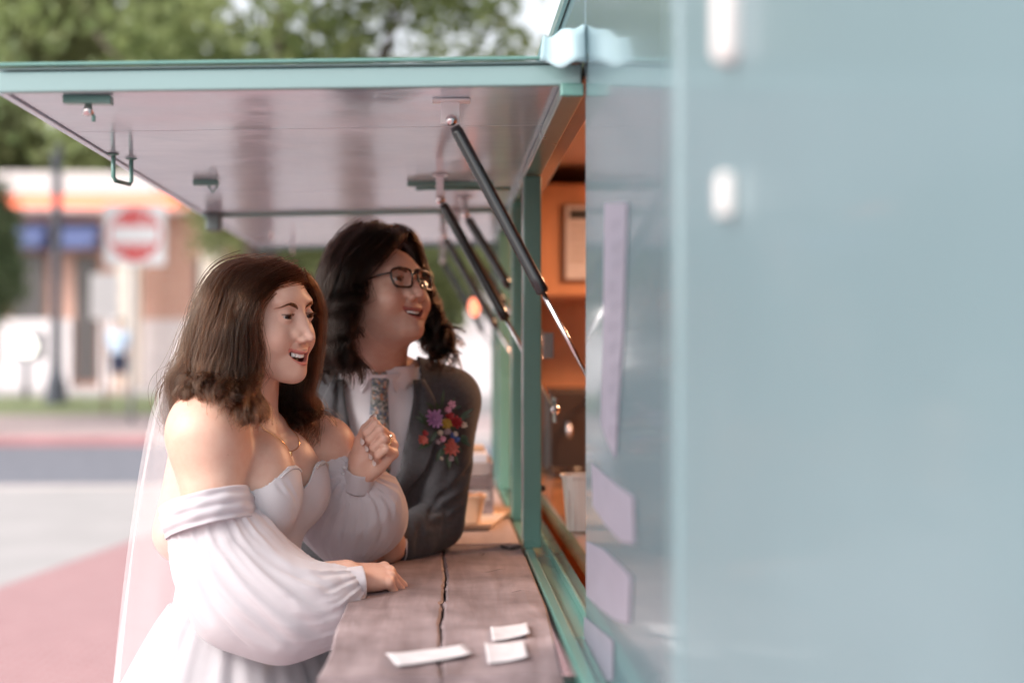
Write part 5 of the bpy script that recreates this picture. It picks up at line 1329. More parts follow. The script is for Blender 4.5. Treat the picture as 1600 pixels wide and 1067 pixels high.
# veil: hangs from the back of the head round her back
def veil_fn(u, v):
    key = catmull([(1.655, 335, .05), (1.60, 312, .075), (1.53, 283, .11), (1.45, 256, .14), (1.38, 238, .165), (1.20, 213, .19), (.94, 186, .23), (.5, 150, .28), (.02, 120, .34)], 60)
    i = v * 58.999; j = int(i); q = key[j] * (1 - (i - j)) + key[j + 1] * (i - j)
    z, px, R = q; yc = 2.60; X = (px + 12 * v - 690) / F * (yc) + R
    a = rad(-70 + 150 * u)
    f = (.003 + .005 * v) * (math.sin(u * 31 + 1.5 * math.sin(v * 5)) + .5 * math.sin(u * 53 + 2)) * min(1, v * 5)
    r = R + f
    return (X - r * math.cos(a), yc + r * 1.25 * math.sin(a) , z)
veil = sheet('veil', veil_fn, 260, 90, VEIL, bride)

# necklace and ring
GOLD = mat('gold', (.90, .55, .25), rough=.2, metal=1)
pts = []
for i in range(50):
    t = i / 49 * 2 - 1; L0 = Vector(T(-t * .062, .3, 1.405 - .070 * (1 - t * t) ** .9))
    h = bv.ray_cast(L0, Vector(TR @ np.array((0, -1, 0))))
    if h[0] is not None: pts.append(np.array(h[0]) + np.array(h[1]) * .0012)
if len(pts) > 5:
    nk = tube('necklace', pts, .0007, GOLD, bride, seg=6)
    bm = bmesh.new(); bmesh.ops.create_icosphere(bm, subdivisions=2, radius=.0045)
    for v in bm.verts: v.co = Vector((v.co.x, v.co.y * .5, v.co.z * 1.3)) + Vector(pts[len(pts) // 2]) - Vector((0, .002, .004))
    bmobj('pendant', bm, GOLD, nk, smooth=True)
R_, t_ = LHF; tp = lt[2]
# ring sits on the proximal joint of the ring finger
zc = .94; b0 = np.array((-.010, .086, .003)) * zc; a1 = rad(78); d1 = np.array((0, math.cos(a1), -math.sin(a1))); cR = b0 + d1 * .030 * zc
def ringpt(a, r): 
    n1 = np.array((0, math.sin(a1), math.cos(a1))); return R_ @ (cR + (np.array((1, 0, 0)) * math.cos(a) + n1 * math.sin(a)) * r) + t_
rg = tube('ring', [ringpt(2 * math.pi * i / 24, .0104) for i in range(25)], .0010, GOLD, bride, seg=8)
bm = bmesh.new()
for q, rr_ in ((0, .0042), (-.006, .003)):
    M = Matrix.Translation(Vector(ringpt(math.pi / 2, .0125) + R_ @ np.array((0, q, 0))))
    bmesh.ops.create_icosphere(bm, subdivisions=1, radius=rr_, matrix=M)
bmobj('gemstone', bm, mat('gem', (.95, .8, .6), rough=.05, metal=.6), rg)
# ------------------------------------------------------------------ hair from traced guides
near = [
 [(472, 418, 2.50), (452, 428, 2.470), (426, 442, 2.445), (409, 468, 2.437), (403, 510, 2.435), (406, 555, 2.435), (405, 590, 2.43), (414, 620, 2.41), (430, 645, 2.40), (428, 668, 2.40)],
 [(466, 413, 2.50), (436, 423, 2.465), (408, 444, 2.440), (394, 482, 2.430), (396, 540, 2.425), (394, 585, 2.42), (402, 620, 2.40), (416, 648, 2.38), (404, 672, 2.38)],
 [(458, 409, 2.50), (418, 420, 2.462), (392, 450, 2.435), (380, 500, 2.422), (378, 550, 2.415), (370, 595, 2.40), (382, 630, 2.37), (404, 655, 2.35), (392, 674, 2.355)],
 [(446, 405, 2.505), (398, 418, 2.460), (370, 450, 2.435), (357, 505, 2.420), (356, 555, 2.41), (346, 598, 2.385), (358, 622, 2.355), (374, 640, 2.335), (382, 654, 2.335)],
 [(430, 403, 2.51), (378, 416, 2.462), (350, 452, 2.435), (334, 510, 2.422), (333, 560, 2.41), (324, 590, 2.385), (328, 604, 2.36), (340, 618, 2.34), (352, 630, 2.33)],
 [(414, 402, 2.52), (362, 416, 2.470), (334, 456, 2.440), (316, 515, 2.430), (312, 562, 2.42), (302, 586, 2.41), (298, 600, 2.40), (306, 612, 2.385), (316, 618, 2.38)],
 [(400, 402, 2.53), (350, 418, 2.485), (322, 462, 2.455), (303, 520, 2.45), (297, 565, 2.44), (284, 594, 2.44), (274, 614, 2.43), (274, 632, 2.42), (284, 642, 2.41)],
 [(388, 402, 2.54), (342, 422, 2.51), (312, 470, 2.48), (293, 525, 2.475), (284, 570, 2.47), (266, 606, 2.47), (256, 636, 2.47), (252, 662, 2.46), (268, 676, 2.45)],
 [(384, 402, 2.56), (338, 424, 2.545), (308, 474, 2.53), (288, 530, 2.53), (278, 575, 2.53), (262, 610, 2.53), (252, 642, 2.53), (250, 668, 2.52), (262, 680, 2.51)],
 [(384, 403, 2.58), (342, 426, 2.585), (314, 478, 2.59), (296, 535, 2.59), (286, 580, 2.59), (274, 615, 2.60), (266, 645, 2.60), (264, 668, 2.60), (272, 678, 2.60)],
 [(400, 403, 2.59), (370, 430, 2.625), (350, 485, 2.64), (336, 540, 2.65), (326, 585, 2.66), (320, 620, 2.67), (318, 650, 2.68), (320, 670, 2.68), (326, 680, 2.68)]]
far = [
 [(474, 420, 2.51), (486, 438, 2.535), (493, 465, 2.560), (496, 495, 2.580), (495, 530, 2.590), (488, 570, 2.595), (484, 605, 2.60), (496, 632, 2.60), (500, 652, 2.60), (482, 664, 2.60)],
 [(466, 414, 2.53), (476, 436, 2.570), (484, 470, 2.600), (486, 505, 2.620), (482, 545, 2.625), (470, 585, 2.63), (468, 620, 2.625), (478, 648, 2.62), (486, 664, 2.61), (468, 674, 2.61)],
 [(450, 408, 2.55), (452, 436, 2.600), (456, 480, 2.635), (456, 520, 2.65), (452, 560, 2.655), (440, 598, 2.65), (440, 630, 2.63), (452, 655, 2.61), (458, 672, 2.60), (440, 680, 2.60)],
 [(430, 405, 2.57), (428, 440, 2.62), (428, 490, 2.65), (428, 540, 2.665), (424, 580, 2.67), (420, 610, 2.66), (424, 640, 2.63), (436, 660, 2.61), (440, 672, 2.60), (430, 680, 2.60)],
 [(405, 403, 2.58), (395, 435, 2.63), (388, 490, 2.66), (380, 545, 2.68), (370, 590, 2.69), (364, 625, 2.70), (362, 650, 2.70), (366, 668, 2.70), (372, 676, 2.70), (376, 680, 2.70)]]
nr = squeeze(near, 400, 520, .88, .86); nr[0] = [(x - 11 * min(1, i / 3), y, Y) for i, (x, y, Y) in enumerate(nr[0])]; nr[1] = [(x - 7 * min(1, i / 3), y, Y) for i, (x, y, Y) in enumerate(nr[1])]; fr2 = squeeze(far, 400, 520, .88, .86)
P1 = guide_hair('h', nr, 7000, None, None, thick=.007, wave=.0030, freq=1.9, curl=.008, seed=2, clump=.022, gw=.0085, gf=1.9, pull=.5, cutv=.20, fly=.015)
P2 = guide_hair('h', fr2, 3000, None, None, thick=.011, wave=.0045, freq=1.7, curl=.014, seed=4, clump=.06, gw=.010, gf=1.8, fly=.04)
K1 = resample(guide_locks(nr, 46, 120, amp=.0060, waves=1.9, start=.22, thick=.009, seed=6, curl=.007, rad_=.0052, gw=.0085, gf=1.9), 34)
K2 = resample(guide_locks(fr2, 20, 110, amp=.0115, waves=1.9, start=.28, thick=.011, seed=7, curl=.014, rad_=.0050), 34)
hair('hair', np.concatenate([resample(P1, 34), resample(P2, 34), K1, K2]), HAIRB, bride, .00044, .00020)
# ------------------------------------------------------------------ the groom
SKING = skinmat('skin_warm', .16)
HAIRG = hairmat('hair_dark', (.0045, .0028, .0022), (.015, .0085, .006), rough=.22)
groom = empty('person', (-.10, 3.0, 0), 'man with long dark wavy hair, glasses, grey suit and floral tie smiling beside the bride', 'person')
GH = face_frame(at(595, 455, 2.93), 41, 14, -2)
GG = dict(w=1.06, jaw=.0015, cheek=.004, nose=1.01, nr=1.15, mouth=.0315, open=.0062, mcorner=.0095, eye=.0036, ul=.8, lash=.3, shadow=.1, fold=1.3)
GR = np.array(Matrix(((-.9962, .0872, 0), (-.0872, -.9962, 0), (0, 0, 1)))); GO = np.array((-.138, 3.06, 0))
# local: x his right, y forward (towards the camera and the hatch)
GLX, GLY = .9962, -.0872
def lean(z): return .22 * max(0.0, (1.27 - z) / .32) ** 1.15      # the hips stand further from the hatch than the chest
def Gt(x, y, z): return GR @ np.array((x + GLX * lean(z), y + GLY * lean(z), z)) + GO
def Gl(x, y, z): return (x + GLX * lean(z), y + GLY * lean(z), z)
ghl = lambda x, y, z: GH[0] @ np.array((x, y, z)) + GH[1]
S = SDF(); S.k = .02; S.frame(*GH); build_head(S, GG)
S.ell((0, .038, -.096), (.030, .030, .016), k=.025)           # soft under the chin
S.frame(GR, GO)
def torso(S, o, k=.05):
    S.ell(Gl(0, 0, 1.21), (.155 + o, .115 + o, .17 + o), k=k); S.ell(Gl(0, -.01, 1.38), (.165 + o, .10 + o, .095 + o), k=k)
    S.ell(Gl(0, 0, 1.10), (.150 + o, .115 + o, .15 + o), k=k); S.ell(Gl(0, 0, .97), (.155 + o, .125 + o, .16 + o), k=.08)
torso(S, 0)
NB = Gt(0, -.005, 1.425)
S.frame()
S.chain([NB, ghl(0, -.012, -.065)], [.060, .057], k=.04)
gRS, gRE, gRW = V3(Gt(.185, 0, 1.405)), V3(Gt(.165, .01, 1.14)), V3(Gt(.12, .05, .92))
gLS, gLE, gLW = V3(at(696, 632, 3.06)), V3(at(680, 820, 2.98)), V3(at(612, 858, 2.84))
for a, b, c in ((gRS, gRE, gRW), (gLS, gLE, gLW)):
    S.chain([a, b, c], [.052, .040, .026], k=.04, kin=.004)
S.frame(GR, GO)
for s in (1, -1):
    S.cone((s * .03, -.03, 1.475), (s * .15, -.02, 1.43), .036, .040, k=.05)
    LO = np.array(Gl(0, 0, .95)); LO[2] = 0
    S.chain([LO + (s * .09, 0, .88), LO + (s * .09, .01, .48), LO + (s * .09, -.03, .07)], [.085, .06, .042], k=.05); S.chain([LO + (s * .09, -.04, .05), LO + (s * .10, .12, .035)], [.034, .028], k=.03)
gLF = hand_frame(gLW, (-.62, -.78, -.06), (-.2, .1, .97), True)
glt = build_hand(S, gLF, [(30, 40, 25), (32, 42, 25), (34, 42, 25), (36, 44, 25)], [(.018, .014, -.008), (.040, .042, -.012), (.046, .070, -.016), (.044, .098, -.020)], 1.0)
gRF = hand_frame(gRW, (0, .05, -1), (-1, 0, 0), False)
grt = build_hand(S, gRF, [(20, 30, 20)] * 4, [(.018, .014, -.008), (.040, .042, -.012), (.046, .070, -.016), (.044, .098, -.020)], 1.0)
def groom_col(V):
    c = skin_color((.56, .345, .265), GH, (.38, .13, .11), blush=.2, g=GG)(V)
    L = local(GH, V)
    m = ((L[:, 2] > .085 - .8 * np.clip(np.abs(L[:, 0]) - .03, 0, 1)) | (L[:, 1] < .0)) & (L[:, 2] > -.05) & (np.linalg.norm(L, axis=1) < .16)
    c[m] = (.02, .012, .009)
    # stubble
    q = np.exp(-((L[:, 2] + .092) / .030) ** 2) * (L[:, 1] > .01) * (np.linalg.norm(L, axis=1) < .15) * .22
    c = c * (1 - q[:, None]) + np.array((.16, .10, .085)) * q[:, None]
    return c
gb = sdfobj('body', S, .0021, SKING, groom, colfn=groom_col)
gbv = bvh_of(gb)
eyeballs(GH, (EYEW, IRIS, PUP), groom, look=(-6, 2))
teeth(GH, TEETH, groom, z=-.0655, h=.0052, y=.0850)
for s in (1, -1): lashes(GH, s, .0034, HAIRG, groom, 50, .005)
for s in (1, -1): brow(GH, gbv, s, [(.010, .0165), (.022, .020), (.034, .021), (.048, .015)], HAIRG, groom, n=520, w=.0036, seed=9)

# glasses: two rims, bridge, temples, lenses
FR = mat('tortoiseshell', (.020, .012, .009), rough=.18, coat=.5, noise=.6, nscale=60)
LENS = bpy.data.materials.new('lens_glass'); LENS.use_nodes = True
N = LENS.node_tree.nodes; L_ = LENS.node_tree.links; N.remove(N['Principled BSDF'])
tb = N.new('ShaderNodeBsdfTransparent'); gb_ = N.new('ShaderNodeBsdfGlossy'); gb_.inputs['Roughness'].default_value = .02
mx = N.new('ShaderNodeMixShader'); mx.inputs[0].default_value = .09
L_.new(tb.outputs[0], mx.inputs[1]); L_.new(gb_.outputs[0], mx.inputs[2]); L_.new(mx.outputs[0], N['Material Output'].inputs[0])
gl = empty('glasses', tuple(ghl(0, .1, 0))); place(gl, groom)
def lensloop(s, n=32, dy=0, k=1.0):
    out = []
    for i in range(n):
        a = 2 * math.pi * i / n; c_, s_ = math.cos(a), math.sin(a)
        x = .0255 * k * np.sign(c_) * abs(c_) ** .55; z = (.0195 * k + .0015 * c_ * 0) * np.sign(s_) * abs(s_) ** .6
        if z < 0: x *= .90
        xx = s * (.0335) + x * 1.0
        out.append(ghl(xx, .0985 + dy - 3.2 * xx * xx, -.001 + z))
    return out
for s in (1, -1):
    lp = lensloop(s)
    tube('rim', lp + [lp[0], lp[1]], .0026, FR, gl, seg=8)
    li = lensloop(s, k=.97); c = sum(li) / len(li)
    meshobj('lens', [c] + li, [(0, i + 1, (i + 1) % 32 + 1) for i in range(32)], LENS, gl, smooth=False)
    tube('temple', [ghl(s * .058, .086, .010), ghl(s * .068, .070, .010), ghl(s * .079, .02, .008), ghl(s * .079, -.03, -.002)], .0021, FR, gl, seg=8)
tube('bridge', [ghl(.010, .0985, .007), ghl(0, .1010, .0085), ghl(-.010, .0985, .007)], .0022, FR, gl, seg=8)

# shirt, tie, jacket
SHIRT = clothmat('shirt_cotton', (.78, .74, .78), trans=.05, bscale=500)
SUIT = mat('charcoal_wool', (.075, .072, .078), rough=.9, spec=.15, noise=.25, nscale=120, bump=.5, bscale=500, bdist=.0006, sheen=.15)
shirt = empty('shirt', tuple(GO)); place(shirt, groom)
S = SDF(); S.k = .03; S.frame(GR, GO); torso(S, .009)
for s in (1, -1): S.cone((s * .03, -.03, 1.475), (s * .15, -.02, 1.43), .046, .050, k=.05)
S.frame(); S.chain([NB, ghl(0, -.012, -.065)], [.069, .066], k=.04)
S.frame(GR, GO)
for i in range(4): S.groove([Gl(-.03 - .02 * i, .14, 1.10 + .05 * i), Gl(-.06 + .012 * i, .13, 1.27 + .05 * i)], .008, .0025)
top = NB + (ghl(0, -.012, -.065) - NB) * .22
ax = ghl(0, -.012, -.065) - NB; ax /= np.linalg.norm(ax)
shb = sdfobj('shirt_front', S, .0024, SHIRT, shirt, clip=lambda V: (V[:, 2] < NB[2] + .062 + .15 * (V[:, 1] - NB[1])) & (V[:, 2] > .95))
shv = bvh_of(shb)
# collar: standing band with two folded points
def collar_leaf(s):
    vs, fs = [], []
    fw = GR @ np.array((0, 1, 0)); rt_ = GR @ np.array((1, 0, 0)); c0 = NB + ax * .058
    nu, nv = 22, 7
    for j in range(nv):
        for i in range(nu):
            u = i / (nu - 1); v = j / (nv - 1); a = rad(6 + 168 * u) * s
            r = .0690 + .0055 + .013 * v
            p = c0 + (fw * math.cos(a) + rt_ * math.sin(a)) * r * 1.0
            drop = .026 + .044 * math.exp(-((u - .09) / .085) ** 2)
            p = p + ax * (.022 * (1 - v) ** .5 - drop * v + .004 - .006 * math.cos(a)) + (rt_ * s * .020 * v * max(0, 1 - u * 3.2)) + fw * (.014 * v * max(0, 1 - u * 3))
            vs.append(p)
    for j in range(nv - 1):
        for i in range(nu - 1): fs.append((j * nu + i, j * nu + i + 1, (j + 1) * nu + i + 1, (j + 1) * nu + i))
    o = meshobj('collar', vs, fs, SHIRT, shirt); m = o.modifiers.new('t', 'SOLIDIFY'); m.thickness = .002; m.offset = 0
for s in (1, -1): collar_leaf(s)
def on_shirt(x, z, off, bv_=None, y0=.4):
    h = (bv_ or shv).ray_cast(Vector(Gt(x, y0, z)), Vector(GR @ np.array((0, -1, 0))))
    return (V3(h[0]) if h[0] is not None else V3(Gt(x, .12, z))) + (GR @ np.array((0, 1, 0))) * off
# tie with a small flower print
TIE = bpy.data.materials.new('floral_tie'); TIE.use_nodes = True
N = TIE.node_tree.nodes; L_ = TIE.node_tree.links; b = N['Principled BSDF']; b.inputs['Roughness'].default_value = .6
tc = N.new('ShaderNodeTexCoord'); vo = N.new('ShaderNodeTexVoronoi'); vo.inputs['Scale'].default_value = 190; L_.new(tc.outputs['Object'], vo.inputs['Vector'])
cr = N.new('ShaderNodeValToRGB'); cr.color_ramp.interpolation = 'CONSTANT'
els = [(0, (.10, .13, .20)), (.22, (.42, .40, .38)), (.42, (.06, .10, .10)), (.55, (.50, .22, .12)), (.66, (.35, .36, .34)), (.80, (.12, .18, .28)), (.92, (.55, .42, .36))]
while len(cr.color_ramp.elements) < len(els): cr.color_ramp.elements.new(.5)
for e, (p, c) in zip(cr.color_ramp.elements, els): e.position = p; e.color = (*c, 1)
sx = N.new('ShaderNodeSeparateColor'); L_.new(vo.outputs['Color'], sx.inputs[0]); L_.new(sx.outputs[0], cr.inputs[0])
mt = N.new('ShaderNodeMath'); mt.operation = 'GREATER_THAN'; mt.inputs[1].default_value = .58; L_.new(vo.outputs['Distance'], mt.inputs[0])
mx = N.new('ShaderNodeMix'); mx.data_type = 'RGBA'; L_.new(mt.outputs[0], mx.inputs[0]); L_.new(cr.outputs[0], mx.inputs[6]); mx.inputs[7].default_value = (.20, .20, .19, 1); L_.new(mx.outputs[2], b.inputs['Base Color'])
tie = empty('tie', tuple(Gt(0, .1, 1.3))); place(tie, groom)
def strip(name, rows, mat_, parent, nu=9, bulge=.004, bv_=None, off=.004, thick=.002):
    """rows: (x0, x1, z) in torso coordinates, laid on the garment below"""
    vs, fs = [], []
    for (x0, x1, z) in rows:
        for i in range(nu):
            u = i / (nu - 1); vs.append(on_shirt(x0 + (x1 - x0) * u, z, off + bulge * (1 - (2 * u - 1) ** 2), bv_))
    for j in range(len(rows) - 1):
        for i in range(nu - 1): fs.append((j * nu + i, j * nu + i + 1, (j + 1) * nu + i + 1, (j + 1) * nu + i))
    o = meshobj(name, vs, fs, mat_, parent); m = o.modifiers.new('t', 'SOLIDIFY'); m.thickness = thick; m.offset = 0
    m = o.modifiers.new('s', 'SUBSURF'); m.levels = m.render_levels = 1
    return o
strip('tie_blade', [(-.017 - .016 * t, .017 + .016 * t, 1.440 - .34 * t) for t in [i / 16 for i in range(17)]], TIE, tie, bulge=.006, off=.007)
S = SDF(); S.k = .01; S.frame(GR, GO)
kc = (GR.T @ (NB + ax * .046 + GR @ np.array((0, .080, 0)) - GO))
S.cone(kc + (.010, 0, .010), kc + (.004, .004, -.022), .0125, .0115); S.cone(kc + (-.010, 0, .010), kc + (-.004, .004, -.022), .0125, .0115)
sdfobj('tie_knot', S, .0018, TIE, tie)

# jacket: body and sleeves in one cloth surface, open in a V over the shirt
jacket = empty('suit_jacket', tuple(GO)); place(jacket, groom)
S = SDF(); S.k = .04; S.frame(GR, GO); torso(S, .024)
for s in (1, -1): S.cone((s * .06, -.035, 1.455), (s * .160, -.01, 1.420), .054, .054, k=.04)
S.frame()
jL = [gLS + (.006, 0, 0), (gLS + gLE) / 2 + (.008, .0, .0), gLE + (.004, .012, .004), gLE * .45 + gLW * .55, gLW * .85 + gLE * .15]
S.chain(jL, [.062, .060, .057, .050, .041], k=.05, kin=.004)
S.chain([gRS, gRE, gRW * .85 + gRE * .15], [.066, .056, .040], k=.04, kin=.004)
# sleeve creases at the elbow and along the upper arm
S.folds([([(733, 735), (712, 762), (684, 778)], .008, .009), ([(732, 765), (706, 790), (672, 800)], .008, .010), ([(724, 795), (700, 815), (668, 822)], .008, .008), ([(728, 690), (712, 715), (700, 745)], .010, .005),
    ([(700, 765), (678, 790), (668, 815)], .006, .006), ([(660, 812), (655, 835), (650, 855)], .007, .006), ([(640, 818), (638, 838), (630, 858)], .006, .005), ([(722, 640), (708, 670), (704, 705)], .010, .004),
    ([(718, 775), (698, 800), (690, 835)], .006, .006), ([(738, 715), (724, 745), (706, 760)], .006, .006)], 2.6, 3.2)
S.frame(GR, GO)
S.groove([Gl(-.15, .10, 1.40), Gl(-.165, .12, 1.32), Gl(-.15, .13, 1.24)], .014, .008)
def jclip(V):
    L = (V - GO) @ GR
    x, y, z = L.T
    ln = .22 * np.clip((1.27 - z) / .32, 0, 9) ** 1.15; x = x - GLX * ln; y = y - GLY * ln
    vx = .012 + .066 * np.clip((z - 1.10) / .32, 0, 1) ** .9
    open_ = (y > .0) & (np.abs(x) < vx) & (z > 1.10)
    neck = (np.abs(x) < .088) & (z > 1.462 - .8 * np.clip(y + .02, 0, 1)) & (y > -.07)
    return ~open_ & ~neck & (z > .80)
jb = sdfobj('jacket_body', S, .0025, SUIT, jacket, clip=jclip)
m = jb.modifiers.new('t', 'SOLIDIFY'); m.thickness = .004; m.offset = -1
jbv = bvh_of(jb)
def lapel(s):
    rows = []
    for i in range(22):
        t = i / 21; z = 1.455 - .352 * t
        xi = .012 + .066 * min(1, max(0, (z - 1.10) / .32)) ** .9
        wdt = .062 * math.sin(math.pi * min(1, .30 + .70 * t)) ** .8 * (1 - .3 * t) * min(1, .25 + t * 3.2) + .004
        if 5 <= i <= 6: wdt *= .80        # notch
        if i == 7: wdt *= 1.28
        rows.append((s * (xi - .006), s * (xi + wdt), z))
    vs, fs = [], []; nu = 9
    for x0, x1, z in rows:
        for i in range(nu):
            u = i / (nu - 1); xx = x0 + (x1 - x0) * u; h = jbv.ray_cast(Vector(Gt(xx, .4, z)), Vector(GR @ np.array((0, -1, 0))))
            if h[0] is None or (V3(h[0]) - Gt(xx, 0, z)) @ (GR @ np.array((0, 1, 0))) < .03: p = on_shirt(xx, z, .016)
            else: p = V3(h[0]) + GR @ np.array((0, .0045 + .003 * math.sin(u * math.pi), 0))
            vs.append(p)
    for j in range(len(rows) - 1):
        for i in range(nu - 1): fs.append((j * nu + i, j * nu + i + 1, (j + 1) * nu + i + 1, (j + 1) * nu + i))
    o = meshobj('lapel', vs, fs, SUIT, jacket); m = o.modifiers.new('t', 'SOLIDIFY'); m.thickness = .0035; m.offset = 0
for s in (1, -1): lapel(s)
# shirt cuff of the near hand
cx = gLE - gLW; cx /= np.linalg.norm(cx)
ring_sheet('shirt_cuff', [(gLW + cx * .00, cx, (0, 0, 1), .034, .034), (gLW + cx * .02, cx, (0, 0, 1), .035, .035), (gLW + cx * .05, cx, (0, 0, 1), .036, .036)], SHIRT, shirt, n=32)
# trousers and shoes
S = SDF(); S.k = .05; S.frame(GR, GO)
for s in (1, -1): S.chain([LO + (s * .085, 0, .90), LO + (s * .09, .01, .48), LO + (s * .09, -.02, .09)], [.118, .094, .078], k=.04, kin=.01)
S.ell(Gl(0, 0, .92), (.195, .16, .14), k=.05)
sdfobj('trousers', S, .006, SUIT, groom)
SHOE = mat('black_leather', (.02, .02, .02), rough=.3)
for s in (1, -1):
    S = SDF(); S.frame(GR, GO); S.k = .02; S.chain([LO + (s * .09, -.06, .045), LO + (s * .095, .06, .040), LO + (s * .10, .16, .035)], [.045, .042, .035], kin=.02)
    sdfobj('shoe', S, .005, SHOE, groom, clip=lambda V: V[:, 2] > .006)

# hair
gnear = [
 [(618, 352, 2.90), (624, 362, 2.870), (612, 382, 2.855), (600, 402, 2.845), (588, 420, 2.84), (574, 436, 2.842), (562, 452, 2.84), (555, 470, 2.84), (555, 492, 2.84)],
 [(610, 350, 2.90), (602, 366, 2.865), (586, 390, 2.845), (570, 418, 2.835), (556, 446, 2.83), (548, 480, 2.825), (551, 515, 2.82), (562, 545, 2.81), (566, 575, 2.81)],
 [(598, 348, 2.905), (580, 362, 2.865), (562, 390, 2.840), (548, 425, 2.825), (540, 465, 2.82), (540, 505, 2.815), (548, 540, 2.81), (560, 570, 2.80), (548, 590, 2.80)],
 [(584, 349, 2.92), (558, 366, 2.875), (538, 398, 2.850), (524, 440, 2.835), (520, 485, 2.83), (520, 525, 2.83), (526, 555, 2.82), (536, 578, 2.81), (524, 592, 2.81)],
 [(572, 350, 2.93), (540, 370, 2.90), (518, 405, 2.875), (504, 450, 2.865), (500, 495, 2.86), (500, 530, 2.86), (504, 558, 2.86), (510, 578, 2.86), (498, 590, 2.86)],
 [(566, 351, 2.95), (530, 374, 2.94), (507, 410, 2.93), (494, 455, 2.925), (488, 500, 2.92), (486, 535, 2.92), (488, 562, 2.92), (492, 580, 2.92), (482, 592, 2.92)],
 [(570, 352, 2.98), (536, 376, 3.00), (514, 415, 3.01), (502, 460, 3.02), (496, 505, 3.03), (496, 540, 3.04), (500, 566, 3.05), (504, 584, 3.05), (500, 596, 3.05)],
 [(590, 352, 3.00), (572, 380, 3.03), (560, 420, 3.05), (552, 465, 3.06), (548, 510, 3.07), (548, 545, 3.08), (552, 570, 3.08), (556, 588, 3.08), (556, 600, 3.08)]]
gfar = [
 [(622, 352, 2.91), (640, 360, 2.925), (650, 374, 2.945), (655, 392, 2.965), (660, 412, 2.98), (668, 440, 2.995), (678, 475, 3.00), (692, 505, 3.00), (706, 535, 3.00), (700, 558, 3.00)],
 [(615, 351, 2.93), (634, 360, 2.955), (646, 378, 2.980), (652, 402, 3.00), (658, 430, 3.01), (668, 462, 3.02), (680, 494, 3.02), (694, 524, 3.02), (708, 550, 3.01), (696, 566, 3.00)],
 [(605, 350, 2.95), (622, 362, 2.99), (634, 388, 3.02), (642, 420, 3.035), (650, 455, 3.04), (664, 490, 3.04), (680, 520, 3.03), (692, 545, 3.02), (690, 562, 3.01), (676, 560, 3.01)],
 [(595, 350, 2.97), (606, 370, 3.02), (614, 405, 3.05), (620, 445, 3.06), (630, 485, 3.06), (646, 515, 3.05), (664, 538, 3.04), (676, 552, 3.03), (672, 562, 3.02), (660, 556, 3.02)]]
gn = squeeze(gnear, 600, 500, .94, .94); gn[0] = [(x - 17 * min(1, i / 3), y, Y) for i, (x, y, Y) in enumerate(gn[0])]; gn[1] = [(x - 14 * min(1, i / 3), y, Y) for i, (x, y, Y) in enumerate(gn[1])]; gn[2] = [(x - 6 * min(1, i / 3), y, Y) for i, (x, y, Y) in enumerate(gn[2])]; gf_ = squeeze(gfar, 600, 500, .94, .94)
Q1 = guide_hair('h', gn, 6500, None, None, thick=.010, wave=.004, freq=2.4, curl=.012, seed=12, clump=.03, gw=.009, gf=2.4, pull=.5, fly=.025)
Q2 = guide_hair('h', gf_, 2200, None, None, thick=.012, wave=.006, freq=4.5, curl=.014, seed=14, clump=.06, gw=.008, gf=4.2, fly=.05)
Q3 = guide_locks(gn, 42, 115, amp=.0090, waves=2.8, start=.26, thick=.011, seed=16, curl=.011, rad_=.0050, gw=.009, gf=2.4)
Q4 = guide_locks(gf_, 26, 80, amp=.0085, waves=4.6, start=.45, thick=.014, rad_=.0034, seed=17, curl=.016)
hair('hair', np.concatenate([resample(Q1, 34), resample(Q2, 34), Q3, Q4]), HAIRG, groom, .00046, .00022)

# boutonniere: worn on the breast
btn = empty('boutonniere', tuple(at(690, 665, 2.98)), None, None); place(btn, groom)
def petalflower(c, r, n, mat_, layers=2, cup=.5, name='flower'):
    bm = bmesh.new(); out = Vector(GR @ np.array((-.15, 1, .25))).normalized(); c = Vector(c)
    u = out.orthogonal().normalized(); v = out.cross(u)
    for l in range(layers):
        k = 1 - .28 * l
        for i in range(n):
            a = 2 * math.pi * (i + .5 * l + random.uniform(-.15, .15)) / n; d = u * math.cos(a) + v * math.sin(a); w_ = out.cross(d)
            R1 = r * k * random.uniform(.85, 1.1); hw = R1 * 1.9 / n * 2 * .9
            q = [c + d * R1 * .1, c + d * R1 * .6 + w_ * hw * .6 + out * r * (cup * .35 + .12 * l), c + d * R1 + w_ * hw * .35 + out * r * (cup * .5 + .2 * l), c + d * R1 * 1.02 - w_ * hw * .35 + out * r * (cup * .42 + .2 * l), c + d * R1 * .6 - w_ * hw * .6 + out * r * (cup * .35 + .12 * l), c + d * R1 * .6 + out * r * (cup * .1 + .12 * l)]
            vv = [bm.verts.new(p) for p in q]
            bm.faces.new((vv[0], vv[1], vv[5])); bm.faces.new((vv[5], vv[1], vv[2])); bm.faces.new((vv[5], vv[2], vv[3])); bm.faces.new((vv[5], vv[3], vv[4])); bm.faces.new((vv[0], vv[5], vv[4]))
    bmesh.ops.create_icosphere(bm, subdivisions=1, radius=r * .22, matrix=Matrix.Translation(c + out * r * .2))
    return bmobj(name, bm, mat_, btn)
PC = dict(lilac=(.45, .22, .42), yellow=(.45, .28, .04), red=(.36, .02, .025), coral=(.52, .12, .09), blue=(.05, .10, .30), cream=(.60, .48, .38), pink=(.62, .28, .38), mauve=(.34, .24, .26))
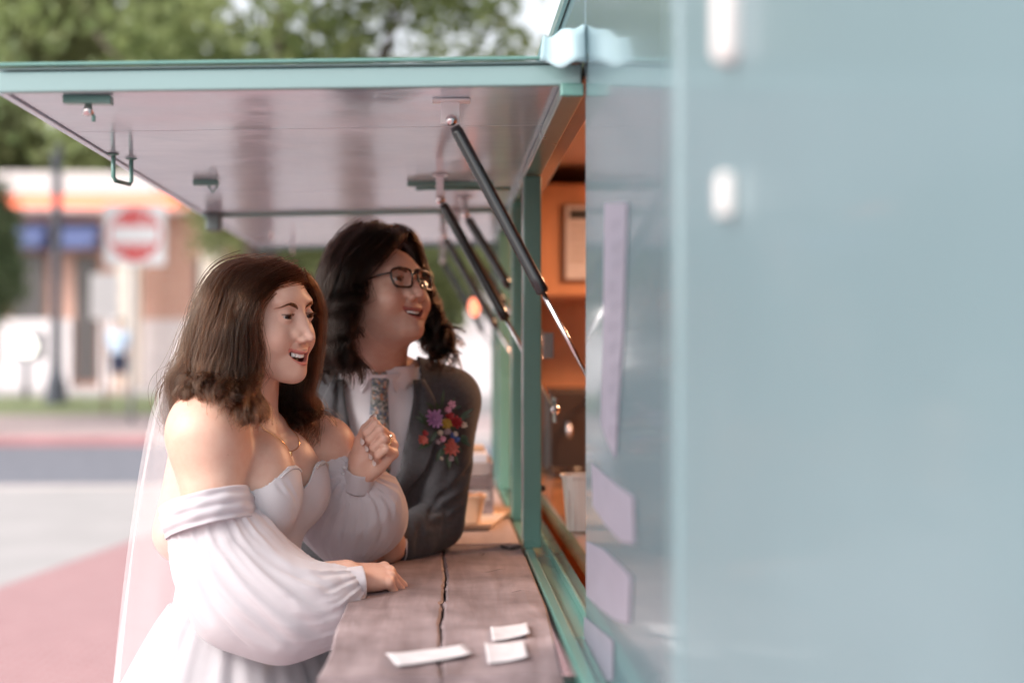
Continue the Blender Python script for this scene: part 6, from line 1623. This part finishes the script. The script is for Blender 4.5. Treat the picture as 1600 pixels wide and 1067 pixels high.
bfl = [(679, 655, 15, 'lilac', 9, 3), (698, 661, 9, 'yellow', 8, 2), (714, 660, 10, 'red', 6, 3), (703, 650, 7, 'red', 5, 2), (661, 687, 8, 'coral', 6, 2), (664, 677, 5, 'red', 5, 2), (705, 700, 12, 'coral', 8, 2),
       (708, 680, 5, 'blue', 5, 2), (714, 686, 5, 'blue', 5, 2), (706, 690, 5, 'coral', 5, 2), (688, 676, 5, 'cream', 5, 2), (692, 686, 5, 'pink', 5, 2), (700, 640, 6, 'pink', 5, 2), (706, 632, 6, 'pink', 4, 1),
       (699, 674, 6, 'mauve', 6, 2), (705, 716, 5, 'mauve', 5, 1), (712, 678, 4, 'cream', 4, 1), (725, 664, 5, 'cream', 4, 1), (684, 690, 4, 'mauve', 4, 1), (690, 716, 3, 'cream', 4, 1)]
for px, py, r, cn, n, l in bfl:
    petalflower(at(px, py, 2.925), r / 760 * 1.05, n + 2, mat('petal_' + cn, PC[cn], rough=.6, noise=.3, nscale=200), l)
LEAF = mat('leaf_green', (.03, .055, .025), rough=.5, noise=.4, nscale=90)
def leaf(name, base, tip, wd_, mat_, parent, up=(0, -1, .3)):
    base, tip = Vector(base), Vector(tip); d = tip - base; n = Vector(up); s_ = d.cross(n).normalized(); n = s_.cross(d).normalized()
    P = [(0, 0), (.25, .8), (.5, 1), (.78, .6), (1, 0)]; vs = []; 
    for t, w_ in P: 
        c = base + d * t + n * (.12 * d.length * math.sin(t * 3.1)); vs += [c - s_ * w_ * wd_, c - n * wd_ * .25, c + s_ * w_ * wd_]
    fs = []
    for i in range(4): a = i * 3; fs += [(a, a + 1, a + 4, a + 3), (a + 1, a + 2, a + 5, a + 4)]
    return meshobj(name, vs, fs, mat_, parent)
lv = [(672, 668, 652, 640), (670, 665, 648, 650), (716, 655, 742, 637), (714, 660, 738, 648), (718, 684, 736, 698), (720, 680, 732, 690), (690, 640, 694, 606), (700, 640, 712, 620), (676, 690, 652, 702), (690, 700, 682, 722), (700, 706, 702, 735), (708, 704, 716, 728),
      (668, 680, 656, 668), (695, 668, 706, 656), (684, 672, 672, 690), (712, 692, 722, 708), (698, 690, 690, 706), (702, 664, 712, 672), (688, 645, 680, 628), (706, 640, 722, 634), (680, 640, 664, 628), (696, 700, 688, 714)]
for i, (a, b_, c, d) in enumerate(lv):
    leaf('leaf', at(a, b_, 2.945), at(c, d, 2.925 + .02 * random.random()), .0030 + .003 * random.random(), LEAF, btn)
